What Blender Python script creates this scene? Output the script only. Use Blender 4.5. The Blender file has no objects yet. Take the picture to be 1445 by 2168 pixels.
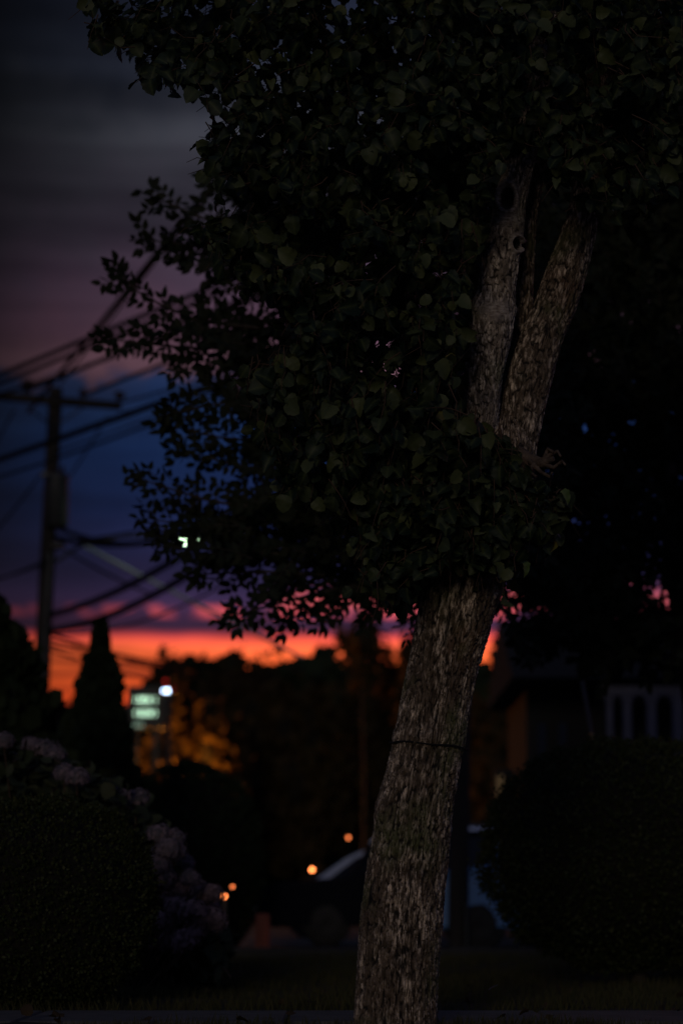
import bpy, math, random
import numpy as np
from mathutils import Vector, Matrix

random.seed(7); rng = np.random.default_rng(7)
SC = bpy.context.scene; COL = SC.collection
# ------------------------------------------------------------------ camera
K = 24/1445/85.0; TILT = math.radians(9.19); CH = 0.55
cd = bpy.data.cameras.new('camera'); cam = bpy.data.objects.new('camera', cd); COL.objects.link(cam)
cam.location = (0, 0, CH); cam.rotation_euler = (math.pi/2+TILT, 0, 0)
cd.sensor_fit = 'HORIZONTAL'; cd.sensor_width = 24; cd.lens = 85; cd.clip_end = 3000; cd.clip_start = .1
cd.dof.use_dof = True; cd.dof.focus_distance = 10.85; cd.dof.aperture_fstop = 85/53.0
SC.camera = cam
SC.view_settings.view_transform = 'Standard'; SC.view_settings.look = 'None'
SC.view_settings.exposure = 0; SC.view_settings.gamma = 1; SC.view_settings.use_curve_mapping = False
SC.cycles.use_denoising = True
SC.cycles.max_bounces = 6; SC.cycles.diffuse_bounces = 2; SC.cycles.glossy_bounces = 3
SC.cycles.sample_clamp_indirect = 2.0

def lin(c):
    return tuple(((v/255)/12.92 if v/255 <= .04045 else ((v/255+.055)/1.055)**2.4) for v in c)
def elev(py):
    return TILT + math.atan((1084-py)*K)
# ------------------------------------------------------------------ world: dusk sky
W = bpy.data.worlds.new('World'); SC.world = W; W.use_nodes = True
nt = W.node_tree; N = nt.nodes; L = nt.links; N.clear()
def nd(t, **kw):
    n = N.new(t)
    for k, v in kw.items(): setattr(n, k, v)
    return n
def mth(op, a, b=None, c=None, clamp=False):
    n = nd('ShaderNodeMath', operation=op); n.use_clamp = clamp
    for i, v in enumerate((a, b, c)):
        if v is None: continue
        if isinstance(v, (int, float)): n.inputs[i].default_value = v
        else: L.new(v, n.inputs[i])
    return n.outputs[0]
def mrange(v, a, b, c, d, smooth=True):
    n = nd('ShaderNodeMapRange'); n.interpolation_type = 'SMOOTHSTEP' if smooth else 'LINEAR'
    L.new(v, n.inputs[0])
    for i, x in enumerate((a, b, c, d)): n.inputs[i+1].default_value = x
    return n.outputs[0]
def mixc(f, a, b, bt='MIX'):
    n = nd('ShaderNodeMix', data_type='RGBA', blend_type=bt)
    if isinstance(f, (int, float)): n.inputs[0].default_value = f
    else: L.new(f, n.inputs[0])
    for i, v in ((6, a), (7, b)):
        if isinstance(v, tuple): n.inputs[i].default_value = (*v, 1)
        else: L.new(v, n.inputs[i])
    return n.outputs[2]
tc = nd('ShaderNodeTexCoord'); sx = nd('ShaderNodeSeparateXYZ'); L.new(tc.outputs['Generated'], sx.inputs[0])
el = mth('ARCSINE', sx.outputs[2]); az = mth('ARCTAN2', sx.outputs[0], sx.outputs[1])
def wnoise(ka, ke, scale, detail=3, off=0.0, rough=.5):
    cb = nd('ShaderNodeCombineXYZ'); L.new(mth('MULTIPLY', az, ka), cb.inputs[0]); L.new(mth('MULTIPLY', el, ke), cb.inputs[1]); cb.inputs[2].default_value = off
    n = nd('ShaderNodeTexNoise'); n.inputs['Scale'].default_value = scale; n.inputs['Detail'].default_value = detail; n.inputs['Roughness'].default_value = rough
    L.new(cb.outputs[0], n.inputs['Vector']); return n.outputs['Fac']
n1 = wnoise(20, 25, 1.6, 3, 1.3)
n2 = wnoise(60, 40, 1.6, 4, 7.7)
warp = mth('ADD', mth('MULTIPLY', mth('SUBTRACT', n1, .5), mrange(el, elev(1345), elev(1000), .0025, .022)), mth('MULTIPLY', mth('SUBTRACT', n2, .5), mrange(el, elev(1000), elev(850), 0, .02)))
el2 = mth('ADD', el, warp)
stops = [(1760,(60,10,8)),(1600,(120,26,16)),(1520,(196,52,30)),(1480,(226,78,32)),(1440,(238,92,42)),(1400,(252,106,52)),(1372,(255,108,64)),(1354,(228,80,66)),
 (1344,(140,50,62)),(1336,(52,30,50)),(1318,(50,32,58)),(1300,(58,36,64)),(1275,(52,38,70)),(1240,(44,37,70)),(1180,(34,36,72)),(1080,(22,36,76)),(960,(20,42,84)),(880,(26,48,88)),
 (840,(30,48,86)),(812,(34,46,78)),(800,(84,60,72)),(772,(96,69,80)),(700,(78,56,71)),(600,(66,52,68)),(500,(57,50,63)),(400,(50,48,58)),(290,(50,52,60)),(150,(30,34,45)),(0,(20,24,37)),(-400,(28,33,50))]
E0, E1 = elev(1760), elev(-400)
ramp = nd('ShaderNodeValToRGB'); cr = ramp.color_ramp; cr.interpolation = 'LINEAR'
for i, (py, c) in enumerate(stops):
    p = (elev(py)-E0)/(E1-E0)
    if i == 0: e = cr.elements[0]; e.position = 0
    elif i == len(stops)-1: e = cr.elements[-1]; e.position = 1
    else: e = cr.elements.new(p)
    e.color = (*lin(c), 1)
L.new(mrange(el2, E0, E1, 0, 1, False), ramp.inputs[0])
col = ramp.outputs[0]
# torn pink cloud edges above the glow
pb = wnoise(44, 60, 1.5, 2, 4.2)
pm = mth('MULTIPLY', mrange(pb, .44, .58, 0, 1), mth('MULTIPLY', mrange(el, elev(1314), elev(1302), 0, 1), mrange(el, elev(1292), elev(1278), 1, 0)))
rightpink = mrange(az, -.13, -.04, .35, 1.1)
col = mixc(mth('MULTIPLY', pm, rightpink, clamp=True), col, lin((190, 76, 84)))
pm2 = mth('MULTIPLY', mrange(wnoise(14, 50, 1.5, 2, 9.0), .42, .6, 0, .9), mth('MULTIPLY', mrange(el, elev(1300), elev(1280), 0, 1), mth('MULTIPLY', mrange(el, elev(1262), elev(1225), 1, 0), mrange(az, -.045, -.015, 0, 1))))
col = mixc(pm2, col, lin((200, 88, 92)))
# dark streaks inside the orange
st = wnoise(6, 140, 1.3, 3, 2.2)
sm = mth('MULTIPLY', mrange(st, .44, .60, 0, .85), mth('MULTIPLY', mrange(el, elev(1352), elev(1385), 0, 1), mrange(az, -.045, -.09, .3, 1)))
col = mixc(sm, col, lin((92, 26, 22)))
# soft high cloud mottling
cl = wnoise(7, 26, 1.2, 4, 6.1)
col = mixc(1.0, col, mixc(mrange(cl, .36, .64, 0, 1, False), (.66,.66,.68), (1.28,1.25,1.24)), 'MULTIPLY')
cl2 = wnoise(5, 75, 1.3, 4, 3.3)
col = mixc(1.0, col, mixc(mrange(cl2, .38, .62, 0, 1, False), (.84,.82,.84), (1.14,1.12,1.12)), 'MULTIPLY')
# darker left: sky gradient plus painted lens vignette; plain dusk sky behind the camera
fhi = mrange(az, -.160, -.01, .05, 1.45, False)
flo = mrange(az, -.155, -.05, .36, 1.38)
hf = mrange(el, elev(1400), elev(1120), 0, 1)
fall = mth('ADD', mth('MULTIPLY', fhi, hf), mth('MULTIPLY', flo, mth('SUBTRACT', 1, hf)))
fall = mth('ADD', mth('MULTIPLY', fall, mrange(el, elev(-300), elev(-1500), 1, 0)), mrange(el, elev(-300), elev(-1500), 0, 1))
cb = nd('ShaderNodeCombineXYZ')
for i in range(3): L.new(fall, cb.inputs[i])
col = mixc(1.0, col, cb.outputs[0], 'MULTIPLY')
col = mixc(mrange(mth('ABSOLUTE', az), .5, 1.6, 0, 1), col, lin((54, 60, 86)))
sky = nd('ShaderNodeTexSky'); sky.sky_type = 'NISHITA'; sky.sun_disc = False; sky.sun_elevation = math.radians(-1.5); sky.sun_rotation = math.radians(3)
col = mixc(.004, col, sky.outputs[0], 'ADD')
bg = nd('ShaderNodeBackground'); L.new(col, bg.inputs[0]); bg.inputs[1].default_value = 1.0
ow = nd('ShaderNodeOutputWorld'); L.new(bg.outputs[0], ow.inputs[0])
# soft dusk light from behind the camera
sd = bpy.data.lights.new('dusk_sun', 'SUN'); sd.energy = .29; sd.angle = math.radians(10); sd.color = (1, .84, .66)
sun = bpy.data.objects.new('dusk_sun', sd); COL.objects.link(sun)
dvec = Vector((.16, 1, -.17)); sun.rotation_euler = dvec.to_track_quat('-Z', 'Y').to_euler()

# ------------------------------------------------------------------ helpers
def P(px, py, D):
    x = (px-722.5)*K; y = (1084-py)*K
    dy = math.cos(TILT)-y*math.sin(TILT); dz = math.sin(TILT)+y*math.cos(TILT)
    s = D/dy
    return Vector((x*s, D, CH+dz*s))
def S(D): return D*K/math.cos(TILT)        # metres per source pixel at distance D (about)
def XW(px, D): return P(px, 1700, D).x
def tag(o, label=None, cat=None, group=None, kind=None):
    for k, v in (('label', label), ('category', cat), ('group', group), ('kind', kind)):
        if v: o[k] = v
    return o
def empty(name, loc=(0,0,0), rz=0):
    o = bpy.data.objects.new(name, None); COL.objects.link(o); o.location = loc; o.rotation_euler = (0,0,rz); return o
def link(name, me, parent=None, loc=None):
    o = bpy.data.objects.new(name, me); COL.objects.link(o)
    if parent: o.parent = parent
    if loc is not None: o.location = loc
    return o
class MB:
    """collects shapes, builds one mesh"""
    def __init__(s): s.v = []; s.f = []; s.sm = []
    def add(s, v, f, smooth=False):
        n = len(s.v); s.v += [tuple(p) for p in v]; s.f += [tuple(i+n for i in q) for q in f]; s.sm += [smooth]*len(f); return s
    def box(s, c, d, rz=0, bev=0, M=None):
        x, y, z = d[0]/2, d[1]/2, d[2]/2
        b = min(bev, x*.9, y*.9, z*.9)
        if b <= 0:
            v = [(i*x, j*y, k*z) for i in (-1,1) for j in (-1,1) for k in (-1,1)]
            f = [(0,1,3,2),(4,6,7,5),(0,4,5,1),(2,3,7,6),(0,2,6,4),(1,5,7,3)]
        else:
            v = []
            for zz, ins in ((-z, b), (-z+b, 0), (z-b, 0), (z, b)):
                X, Y = x-ins, y-ins
                bb = b if ins == 0 else b*.5
                v += [(-X+bb,-Y,zz),(X-bb,-Y,zz),(X,-Y+bb,zz),(X,Y-bb,zz),(X-bb,Y,zz),(-X+bb,Y,zz),(-X,Y-bb,zz),(-X,-Y+bb,zz)]
            f = [tuple(range(7,-1,-1)), tuple(range(24,32))]
            for r in range(3):
                for i in range(8): f.append((r*8+i, r*8+(i+1)%8, (r+1)*8+(i+1)%8, (r+1)*8+i))
        c_, s_ = math.cos(rz), math.sin(rz)
        out = []
        for p in v:
            q = Vector((p[0]*c_-p[1]*s_, p[0]*s_+p[1]*c_, p[2]))
            if M is not None: q = M @ q
            out.append(q+Vector(c))
        return s.add(out, f)
    def tube(s, pts, r, n=8, cap=True, smooth=True):
        pts = [Vector(p) for p in pts]; m = len(pts)
        rr = r if isinstance(r, (list, tuple)) else [r]*m
        v = []; f = []; up = None
        for i, p in enumerate(pts):
            t = (pts[min(i+1,m-1)]-pts[max(i-1,0)]).normalized()
            if up is None: up = Vector((0,0,1)) if abs(t.z) < .9 else Vector((1,0,0))
            a = t.cross(up).normalized(); b = a.cross(t).normalized(); up = b
            for k in range(n):
                w = 2*math.pi*k/n
                v.append(p+(a*math.cos(w)+b*math.sin(w))*rr[i])
        for i in range(m-1):
            for k in range(n): f.append((i*n+k, i*n+(k+1)%n, (i+1)*n+(k+1)%n, (i+1)*n+k))
        s.add(v, f, smooth)
        if cap:
            s.add(v[:n], [tuple(range(n-1,-1,-1))]); s.add(v[-n:], [tuple(range(n))])
        return s
    def ball(s, c, r, nu=14, nv=9, fn=None):
        r = r if isinstance(r, (tuple, list)) else (r, r, r); v = []; f = []
        for j in range(nv+1):
            th = math.pi*j/nv
            for i in range(nu):
                ph = 2*math.pi*i/nu; d = Vector((math.sin(th)*math.cos(ph), math.sin(th)*math.sin(ph), math.cos(th)))
                k = fn(d) if fn else 1
                v.append((c[0]+d.x*r[0]*k, c[1]+d.y*r[1]*k, c[2]+d.z*r[2]*k))
        for j in range(nv):
            for i in range(nu): f.append((j*nu+i, (j+1)*nu+i, (j+1)*nu+(i+1)%nu, j*nu+(i+1)%nu))
        return s.add(v, f, True)
    def build(s, name, m, parent=None, loc=None):
        me = bpy.data.meshes.new(name); me.from_pydata(s.v, [], s.f); me.update()
        me.polygons.foreach_set('use_smooth', s.sm)
        me.materials.append(m); return link(name, me, parent, loc)

def npmesh(name, V, F, m, smooth=False, attrs=None):
    """V (n,3), F (m,k) all the same k"""
    V = np.ascontiguousarray(V, dtype=np.float32); F = np.ascontiguousarray(F, dtype=np.int32); k = F.shape[1]
    me = bpy.data.meshes.new(name); me.vertices.add(len(V)); me.vertices.foreach_set('co', V.ravel())
    me.loops.add(F.size); me.loops.foreach_set('vertex_index', F.ravel())
    me.polygons.add(len(F)); me.polygons.foreach_set('loop_start', np.arange(0, F.size, k, dtype=np.int32))
    if smooth: me.polygons.foreach_set('use_smooth', np.ones(len(F), dtype=bool))
    me.update(calc_edges=True)
    for a, d in (attrs or {}).items():
        at = me.attributes.new(a, 'FLOAT', 'POINT'); at.data.foreach_set('value', np.ascontiguousarray(d, dtype=np.float32))
    me.materials.append(m); return me

# ------------------------------------------------------------------ materials
def material(name, c1, c2=None, rough=.8, scale=8, bump=0, metallic=0, spec=.3, detail=4, stretch=None, coat=0, transl=0, attr=None, midrib=None, emis=None, es=0):
    m = bpy.data.materials.new(name); m.use_nodes = True; t = m.node_tree; n = t.nodes; l = t.links
    b = n['Principled BSDF']; b.inputs['Roughness'].default_value = rough; b.inputs['Metallic'].default_value = metallic
    b.inputs['Specular IOR Level'].default_value = spec; b.inputs['Coat Weight'].default_value = coat
    if coat: b.inputs['Coat Roughness'].default_value = .06
    c2 = c2 or tuple(v*.75 for v in c1)
    tcn = n.new('ShaderNodeTexCoord'); mp = n.new('ShaderNodeMapping'); l.new(tcn.outputs['Object'], mp.inputs[0])
    if stretch: mp.inputs['Scale'].default_value = stretch
    no = n.new('ShaderNodeTexNoise'); no.inputs['Scale'].default_value = scale; no.inputs['Detail'].default_value = detail; l.new(mp.outputs[0], no.inputs[0])
    mx = n.new('ShaderNodeMix'); mx.data_type = 'RGBA'; mx.inputs[6].default_value = (*c1, 1); mx.inputs[7].default_value = (*c2, 1)
    mr = n.new('ShaderNodeMapRange'); mr.inputs[1].default_value = .35; mr.inputs[2].default_value = .65
    l.new(no.outputs[0], mr.inputs[0]); l.new(mr.outputs[0], mx.inputs[0])
    if attr:   # every leaf its own shade
        at = n.new('ShaderNodeAttribute'); at.attribute_name = attr
        oi = n.new('ShaderNodeObjectInfo'); ad = n.new('ShaderNodeMath'); ad.operation = 'ADD'; l.new(at.outputs['Fac'], ad.inputs[0]); l.new(oi.outputs['Random'], ad.inputs[1])
        fr = n.new('ShaderNodeMath'); fr.operation = 'FRACT'; l.new(ad.outputs[0], fr.inputs[0])
        pw0 = n.new('ShaderNodeMath'); pw0.operation = 'POWER'; l.new(fr.outputs[0], pw0.inputs[0]); pw0.inputs[1].default_value = 3.0 if midrib else 1.0; l.new(pw0.outputs[0], mx.inputs[0])
    out = mx.outputs[2]
    if midrib:
        a2 = n.new('ShaderNodeAttribute'); a2.attribute_name = 'rib'; pw = n.new('ShaderNodeMath'); pw.operation = 'POWER'; l.new(a2.outputs['Fac'], pw.inputs[0]); pw.inputs[1].default_value = 5
        m2 = n.new('ShaderNodeMix'); m2.data_type = 'RGBA'; l.new(pw.outputs[0], m2.inputs[0]); l.new(out, m2.inputs[6]); m2.inputs[7].default_value = (*midrib, 1); out = m2.outputs[2]
    l.new(out, b.inputs['Base Color'])
    if bump:
        bp = n.new('ShaderNodeBump'); bp.inputs['Strength'].default_value = bump; bp.inputs['Distance'].default_value = .02
        l.new(no.outputs[0], bp.inputs['Height']); l.new(bp.outputs[0], b.inputs['Normal'])
    if emis: b.inputs['Emission Color'].default_value = (*emis, 1); b.inputs['Emission Strength'].default_value = es
    if transl:
        tr = n.new('ShaderNodeBsdfTranslucent'); l.new(out, tr.inputs[0]); ms = n.new('ShaderNodeMixShader'); ms.inputs[0].default_value = transl
        l.new(b.outputs[0], ms.inputs[1]); l.new(tr.outputs[0], ms.inputs[2]); l.new(ms.outputs[0], n['Material Output'].inputs[0])
    return m
def bark_material(name, ridge, ridge2, furrow, moss):
    m = bpy.data.materials.new(name); m.use_nodes = True; t = m.node_tree; n = t.nodes; l = t.links
    b = n['Principled BSDF']; b.inputs['Roughness'].default_value = .85; b.inputs['Specular IOR Level'].default_value = .25
    tcn = n.new('ShaderNodeTexCoord')
    def noise(sc, st=(1,1,1), det=4):
        mp = n.new('ShaderNodeMapping'); mp.inputs['Scale'].default_value = st; l.new(tcn.outputs['Object'], mp.inputs[0])
        q = n.new('ShaderNodeTexNoise'); q.inputs['Scale'].default_value = sc; q.inputs['Detail'].default_value = det; l.new(mp.outputs[0], q.inputs[0]); return q.outputs[0]
    def rng_(v, a, b_, c=0, d=1):
        q = n.new('ShaderNodeMapRange'); l.new(v, q.inputs[0])
        for i, x in enumerate((a, b_, c, d)): q.inputs[i+1].default_value = x
        return q.outputs[0]
    def mix(f, a, c):
        q = n.new('ShaderNodeMix'); q.data_type = 'RGBA'; l.new(f, q.inputs[0])
        for i, v in ((6, a), (7, c)):
            if isinstance(v, tuple): q.inputs[i].default_value = (*v, 1)
            else: l.new(v, q.inputs[i])
        return q.outputs[2]
    plate = n.new('ShaderNodeAttribute'); plate.attribute_name = 'plate'
    cell = n.new('ShaderNodeAttribute'); cell.attribute_name = 'cell'
    smooth = n.new('ShaderNodeAttribute'); smooth.attribute_name = 'scar'
    c = mix(rng_(cell.outputs['Fac'], .22, .80), ridge, ridge2)
    c = mix(rng_(noise(60, (1,1,.35)), .42, .62), c, tuple(v*.45 for v in ridge))
    c = mix(rng_(noise(3.2), .52, .66, 0, .65), c, moss)
    c = mix(rng_(noise(2.1, (1,1,.7)), .56, .7, 0, .6), c, (.16,.07,.04))
    c = mix(rng_(plate.outputs['Fac'], .0, .55, 1, 0), c, furrow)
    c = mix(smooth.outputs['Fac'], c, mix(rng_(noise(38, (1,1,3.0)), .4, .65), (.42,.36,.32), (.17,.13,.11)))
    l.new(c, b.inputs['Base Color'])
    bp = n.new('ShaderNodeBump'); bp.inputs['Strength'].default_value = .8; bp.inputs['Distance'].default_value = .006
    l.new(noise(110, (1,1,.45), 6), bp.inputs['Height']); l.new(bp.outputs[0], b.inputs['Normal'])
    return m
M = {}
M['bark'] = bark_material('furrowed_bark', (.12,.085,.058), (.78,.62,.48), (.005,.0038,.003), (.075,.09,.030))
M['bark_pale'] = bark_material('pale_limb_bark', (.24,.19,.15), (.85,.72,.60), (.008,.006,.005), (.10,.11,.05))
M['dark_bark'] = material('dark_bark', (.06,.045,.035), (.03,.024,.02), scale=14, bump=.6, stretch=(1,1,.3))
M['twig'] = material('twig_bark', (.09,.05,.03), (.05,.03,.02), scale=30)
M['leaf'] = material('pear_leaf', (.008,.018,.009), (.082,.095,.036), rough=.55, spec=.22, transl=.18, attr='rnd', midrib=(.055,.07,.028), scale=60)
M['leaf_y'] = material('yellowing_leaf', (.20,.16,.035), (.11,.13,.03), rough=.5, transl=.2, scale=40, midrib=(.3,.22,.08))
M['leaf_g'] = material('young_leaf', (.09,.13,.035), (.06,.10,.03), rough=.45, transl=.2, scale=40, midrib=(.16,.18,.07))
M['litter'] = material('dead_leaf', (.05,.032,.018), (.03,.022,.012), rough=.8, spec=.1, attr='rnd')
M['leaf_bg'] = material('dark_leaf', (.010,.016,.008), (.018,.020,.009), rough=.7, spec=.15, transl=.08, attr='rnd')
M['box_leaf'] = material('boxwood_leaf', (.018,.030,.006), (.034,.036,.007), rough=.6, spec=.2, transl=.06, attr='rnd')
M['conifer'] = material('arborvitae_spray', (.012,.02,.01), (.02,.028,.012), rough=.85, spec=.1, attr='rnd')
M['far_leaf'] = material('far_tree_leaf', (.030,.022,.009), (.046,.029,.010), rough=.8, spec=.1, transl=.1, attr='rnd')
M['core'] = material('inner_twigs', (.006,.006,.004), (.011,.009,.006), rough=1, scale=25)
M['hyd'] = material('hydrangea_petal', (.22,.155,.18), (.07,.066,.078), rough=.7, scale=3, transl=.1, attr='rnd')
M['hyd_b'] = material('hydrangea_petal_dusty', (.32,.21,.22), (.09,.065,.07), rough=.75, scale=3, transl=.1, attr='rnd')
M['hyd_leaf'] = material('hydrangea_leaf', (.02,.03,.012), (.03,.035,.014), rough=.7, attr='rnd')
M['soil'] = material('lawn_soil', (.020,.018,.010), (.012,.012,.007), rough=1, scale=3, bump=.5)
M['grass'] = material('grass_blade', (.036,.040,.014), (.055,.048,.02), rough=.8, spec=.1, attr='rnd')
M['concrete'] = material('sidewalk_concrete', (.10,.096,.088), (.065,.062,.058), rough=.9, scale=6, bump=.3, detail=8)
M['asphalt'] = material('asphalt', (.05,.05,.052), (.035,.035,.037), rough=.75, scale=40, bump=.4)
M['wood'] = material('weathered_pole', (.026,.022,.018), (.016,.014,.012), rough=.9, scale=9, stretch=(1,1,.12), bump=.6)
M['redwood'] = material('red_stained_post', (.17,.045,.03), (.10,.03,.022), rough=.85, scale=8, stretch=(1,1,.2))
M['steel'] = material('galvanised_steel', (.05,.053,.055), (.035,.038,.04), rough=.5, metallic=.6, scale=5)
M['cable'] = material('cable_sheath', (.005,.005,.006), (.008,.008,.008), rough=.8, spec=.1)
M['baresteel'] = material('bare_strand', (.55,.57,.55), (.4,.41,.4), rough=.5)
M['porcelain'] = material('porcelain', (.03,.02,.016), rough=.8, spec=.1)
M['darkmetal'] = material('dark_paint_metal', (.010,.010,.011), rough=.5)
M['white'] = material('white_paint', (.10,.10,.14), (.08,.08,.11), rough=.6, scale=4)
M['siding'] = material('house_siding', (.012,.012,.014), (.009,.009,.011), rough=.8, scale=3)
M['shingle'] = material('roof_shingles', (.012,.012,.014), (.008,.008,.01), rough=.95, scale=20, bump=.4)
M['glass'] = material('dark_glass', (.006,.007,.009), rough=.06, spec=.35)
M['farwall'] = material('far_building_wall', (.03,.032,.045), (.025,.026,.036), rough=.9)
M['rubber'] = material('rubber', (.015,.015,.015), rough=.85)
M['rim'] = material('alloy', (.03,.03,.032), rough=.8, spec=.1)
M['navy'] = material('black_car_paint', (.006,.007,.012), (.005,.006,.010), rough=.75, metallic=0, spec=.05, coat=0, scale=1)
M['silver'] = material('silver_car_paint', (.42,.46,.56), (.38,.42,.52), rough=.4, metallic=0, coat=.3, scale=1)
M['blue'] = material('blue_car_paint', (.08,.21,.46), (.07,.19,.42), rough=.3, coat=.3, scale=1)
M['roof_white_sheen'] = material('white_roof_and_sheen', (.85,.88,.95), (.8,.83,.9), rough=.55, scale=1)
M['kerbstone'] = material('kerb_granite', (.03,.03,.03), rough=.9)
M['wine'] = material('white_car_paint', (.42,.42,.43), (.38,.38,.39), rough=.3, coat=1, scale=1)
M['taillens'] = material('red_lens', (.25,.01,.01), rough=.2, emis=(1,.04,.03), es=.25)
M['headlens'] = material('clear_lens', (.35,.36,.38), rough=.1, spec=.6)
def emitter(name, c, s):
    return material(name, (.02,.02,.02), emis=c, es=s)
M['glint'] = emitter('amber_glint', (1,.24,.06), 9)
M['glint_dim'] = emitter('amber_glint_dim', (1,.22,.06), 3)
M['led'] = emitter('led_green_white', (.62,1,.70), 5)
M['led2'] = emitter('led_dim', (.5,.8,.6), 1.2)
M['bluewhite'] = emitter('cool_white_lamp', (.55,.72,1), 22)
M['redlens'] = emitter('red_signal_lens', (1,.03,.02), .6)
M['lamplens'] = emitter('street_lamp_lens', (.62,1,.58), 11)
M['sodium'] = emitter('assumed_sodium_globe', (1,.42,.08), 3)  # glow of the assumed yard lamp's hidden globe
M['warmstrip'] = emitter('warm_emissive_strip', (1,.62,.28), .045)
M['yellowguard'] = material('yellow_plastic', (.5,.30,.06), rough=.6)
M['cord'] = material('dark_cord', (.008,.008,.008), rough=.9)

# ------------------------------------------------------------------ leaf templates (tris): V, F, rib
def leaf_template(L_=1.0, Wd=.42, serr=.03, fold=.25, curl=.25, n=5, heart=.0, stalk=.35, seed=0, rp=.72):
    r = random.Random(seed)
    V = []; rib = []
    prof = []
    for i in range(n+1):
        t = i/n
        w = Wd*(math.sin(math.pi*min(1, t**rp))**(.62 if rp > .74 else .8) if 0 < t < 1 else 0)
        w *= 1+serr*(1 if i % 2 else -1)*3*r.uniform(.5, 1.2)
        prof.append((t, w))
    ctr = []; le = []; ri = []
    for t, w in prof:
        z = -curl*t*t*L_
        ctr.append(len(V)); V.append((0, t*L_, z)); rib.append(1)
        if w > 0:
            off = -.06*heart if t < .3 else 0
            le.append(len(V)); V.append((-w, t*L_+off+.02, z+fold*w*r.uniform(.6,1.3))); rib.append(0)
            ri.append(len(V)); V.append((w, t*L_+off+.02, z+fold*w*r.uniform(.6,1.3))); rib.append(0)
        else: le.append(None); ri.append(None)
    F = []
    for i in range(n):
        for side, sgn in ((le, 1), (ri, -1)):
            a, b, c, d = ctr[i], ctr[i+1], side[i], side[i+1]
            tr = []
            if c is None: tr = [(a, b, d)]
            elif d is None: tr = [(a, b, c)]
            else: tr = [(a, b, d), (a, d, c)]
            for q in tr: F.append(q if sgn > 0 else q[::-1])
    if stalk:
        k = len(V); V += [(-.012, -stalk, .02), (.012, -stalk, .02), (0, 0.02, 0.004)]; rib += [1,1,1]; F.append((k, k+1, k+2))
    return np.array(V, float), np.array(F, int), np.array(rib, float)
PEAR = [leaf_template(1, .44+.03*s, .022, .22+.1*s, .12+.12*s, 9, 1, .45, s, .80) for s in range(4)]
PEAR += [leaf_template(1, .40, .03, .9, .6, 8, 1, .45, 9, .80)]
ELL = [leaf_template(1, .27, .0, .25, .2, 4, 0, .1, s) for s in range(2)]
SMALL = [(np.array([(0,0,0),(-.35,.5,.06),(.35,.5,.06),(0,1,0)], float), np.array([(0,2,1),(1,2,3)]), np.array([0,0,0,0.]))]
CLUMP = [(np.array([(-.5,0,0),(.1,-.1,.1),(.5,.3,0),(.3,.8,-.1),(-.2,1,.1),(-.6,.6,0)], float), np.array([(0,1,5),(1,2,3),(1,3,5),(3,4,5)]), np.zeros(6))]
def frames(axis, normal):
    """rotation matrices (n,3,3): columns x, y=axis, z=normal"""
    y = axis/np.linalg.norm(axis, axis=1, keepdims=True)
    z = normal-(normal*y).sum(1, keepdims=True)*y; z /= np.linalg.norm(z, axis=1, keepdims=True)+1e-9
    x = np.cross(y, z); return np.stack([x, y, z], axis=2)
def leaf_mass(name, T, pos, R, sc, m, parent=None):
    pos = np.asarray(pos, float); n = len(pos); pick = rng.integers(0, len(T), n)
    Vs, Fs, rn, rb = [], [], [], []; base = 0
    rnd = rng.random(n)
    for k, (V, F, rib) in enumerate(T):
        idx = np.where(pick == k)[0]
        if len(idx) == 0: continue
        v = np.einsum('nij,vj->nvi', R[idx], V)*np.asarray(sc)[idx][:, None, None]+pos[idx][:, None, :]
        f = F[None]+(np.arange(len(idx))*len(V))[:, None, None]+base
        Vs.append(v.reshape(-1, 3)); Fs.append(f.reshape(-1, 3)); rn.append(np.repeat(rnd[idx], len(V))); rb.append(np.tile(rib, len(idx)))
        base += len(idx)*len(V)
    me = npmesh(name, np.concatenate(Vs), np.concatenate(Fs), m, attrs={'rnd': np.concatenate(rn), 'rib': np.concatenate(rb)})
    o = link(name, me, parent); tag(o, kind='stuff'); return o
def leaf_singles(name, T, pos, R, sc, m, parent, mats=None):
    meshes = [npmesh(name, V, F, m, attrs={'rib': rib, 'rnd': np.zeros(len(V))}) for V, F, rib in T]
    for i in range(len(pos)):
        o = link(name, meshes[i % len(meshes)], parent)
        A = Matrix([[*(R[i][r]*sc[i]), pos[i][r]] for r in range(3)]+[[0,0,0,1]])
        o.matrix_local = A
def inpoly(x, y, poly):
    c = np.zeros(len(x), bool); j = len(poly)-1
    for i in range(len(poly)):
        xi, yi = poly[i]; xj, yj = poly[j]
        c ^= ((yi > y) != (yj > y)) & (x < (xj-xi)*(y-yi)/(yj-yi+1e-9)+xi); j = i
    return c
def Parr(px, py, D):
    x = (px-722.5)*K; y = (1084-py)*K; dy = math.cos(TILT)-y*math.sin(TILT); dz = math.sin(TILT)+y*math.cos(TILT); s = D/dy
    return np.stack([x*s, D, CH+dz*s], axis=1)
def proj(p):
    x, y, z = p[:, 0], p[:, 1], p[:, 2]-CH
    f = y*math.cos(TILT)+z*math.sin(TILT); u = -y*math.sin(TILT)+z*math.cos(TILT)
    return x/f/K+722.5, 1084-u/f/K
def unit(n): 
    v = rng.normal(size=(n, 3)); return v/np.linalg.norm(v, axis=1, keepdims=True)

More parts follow.
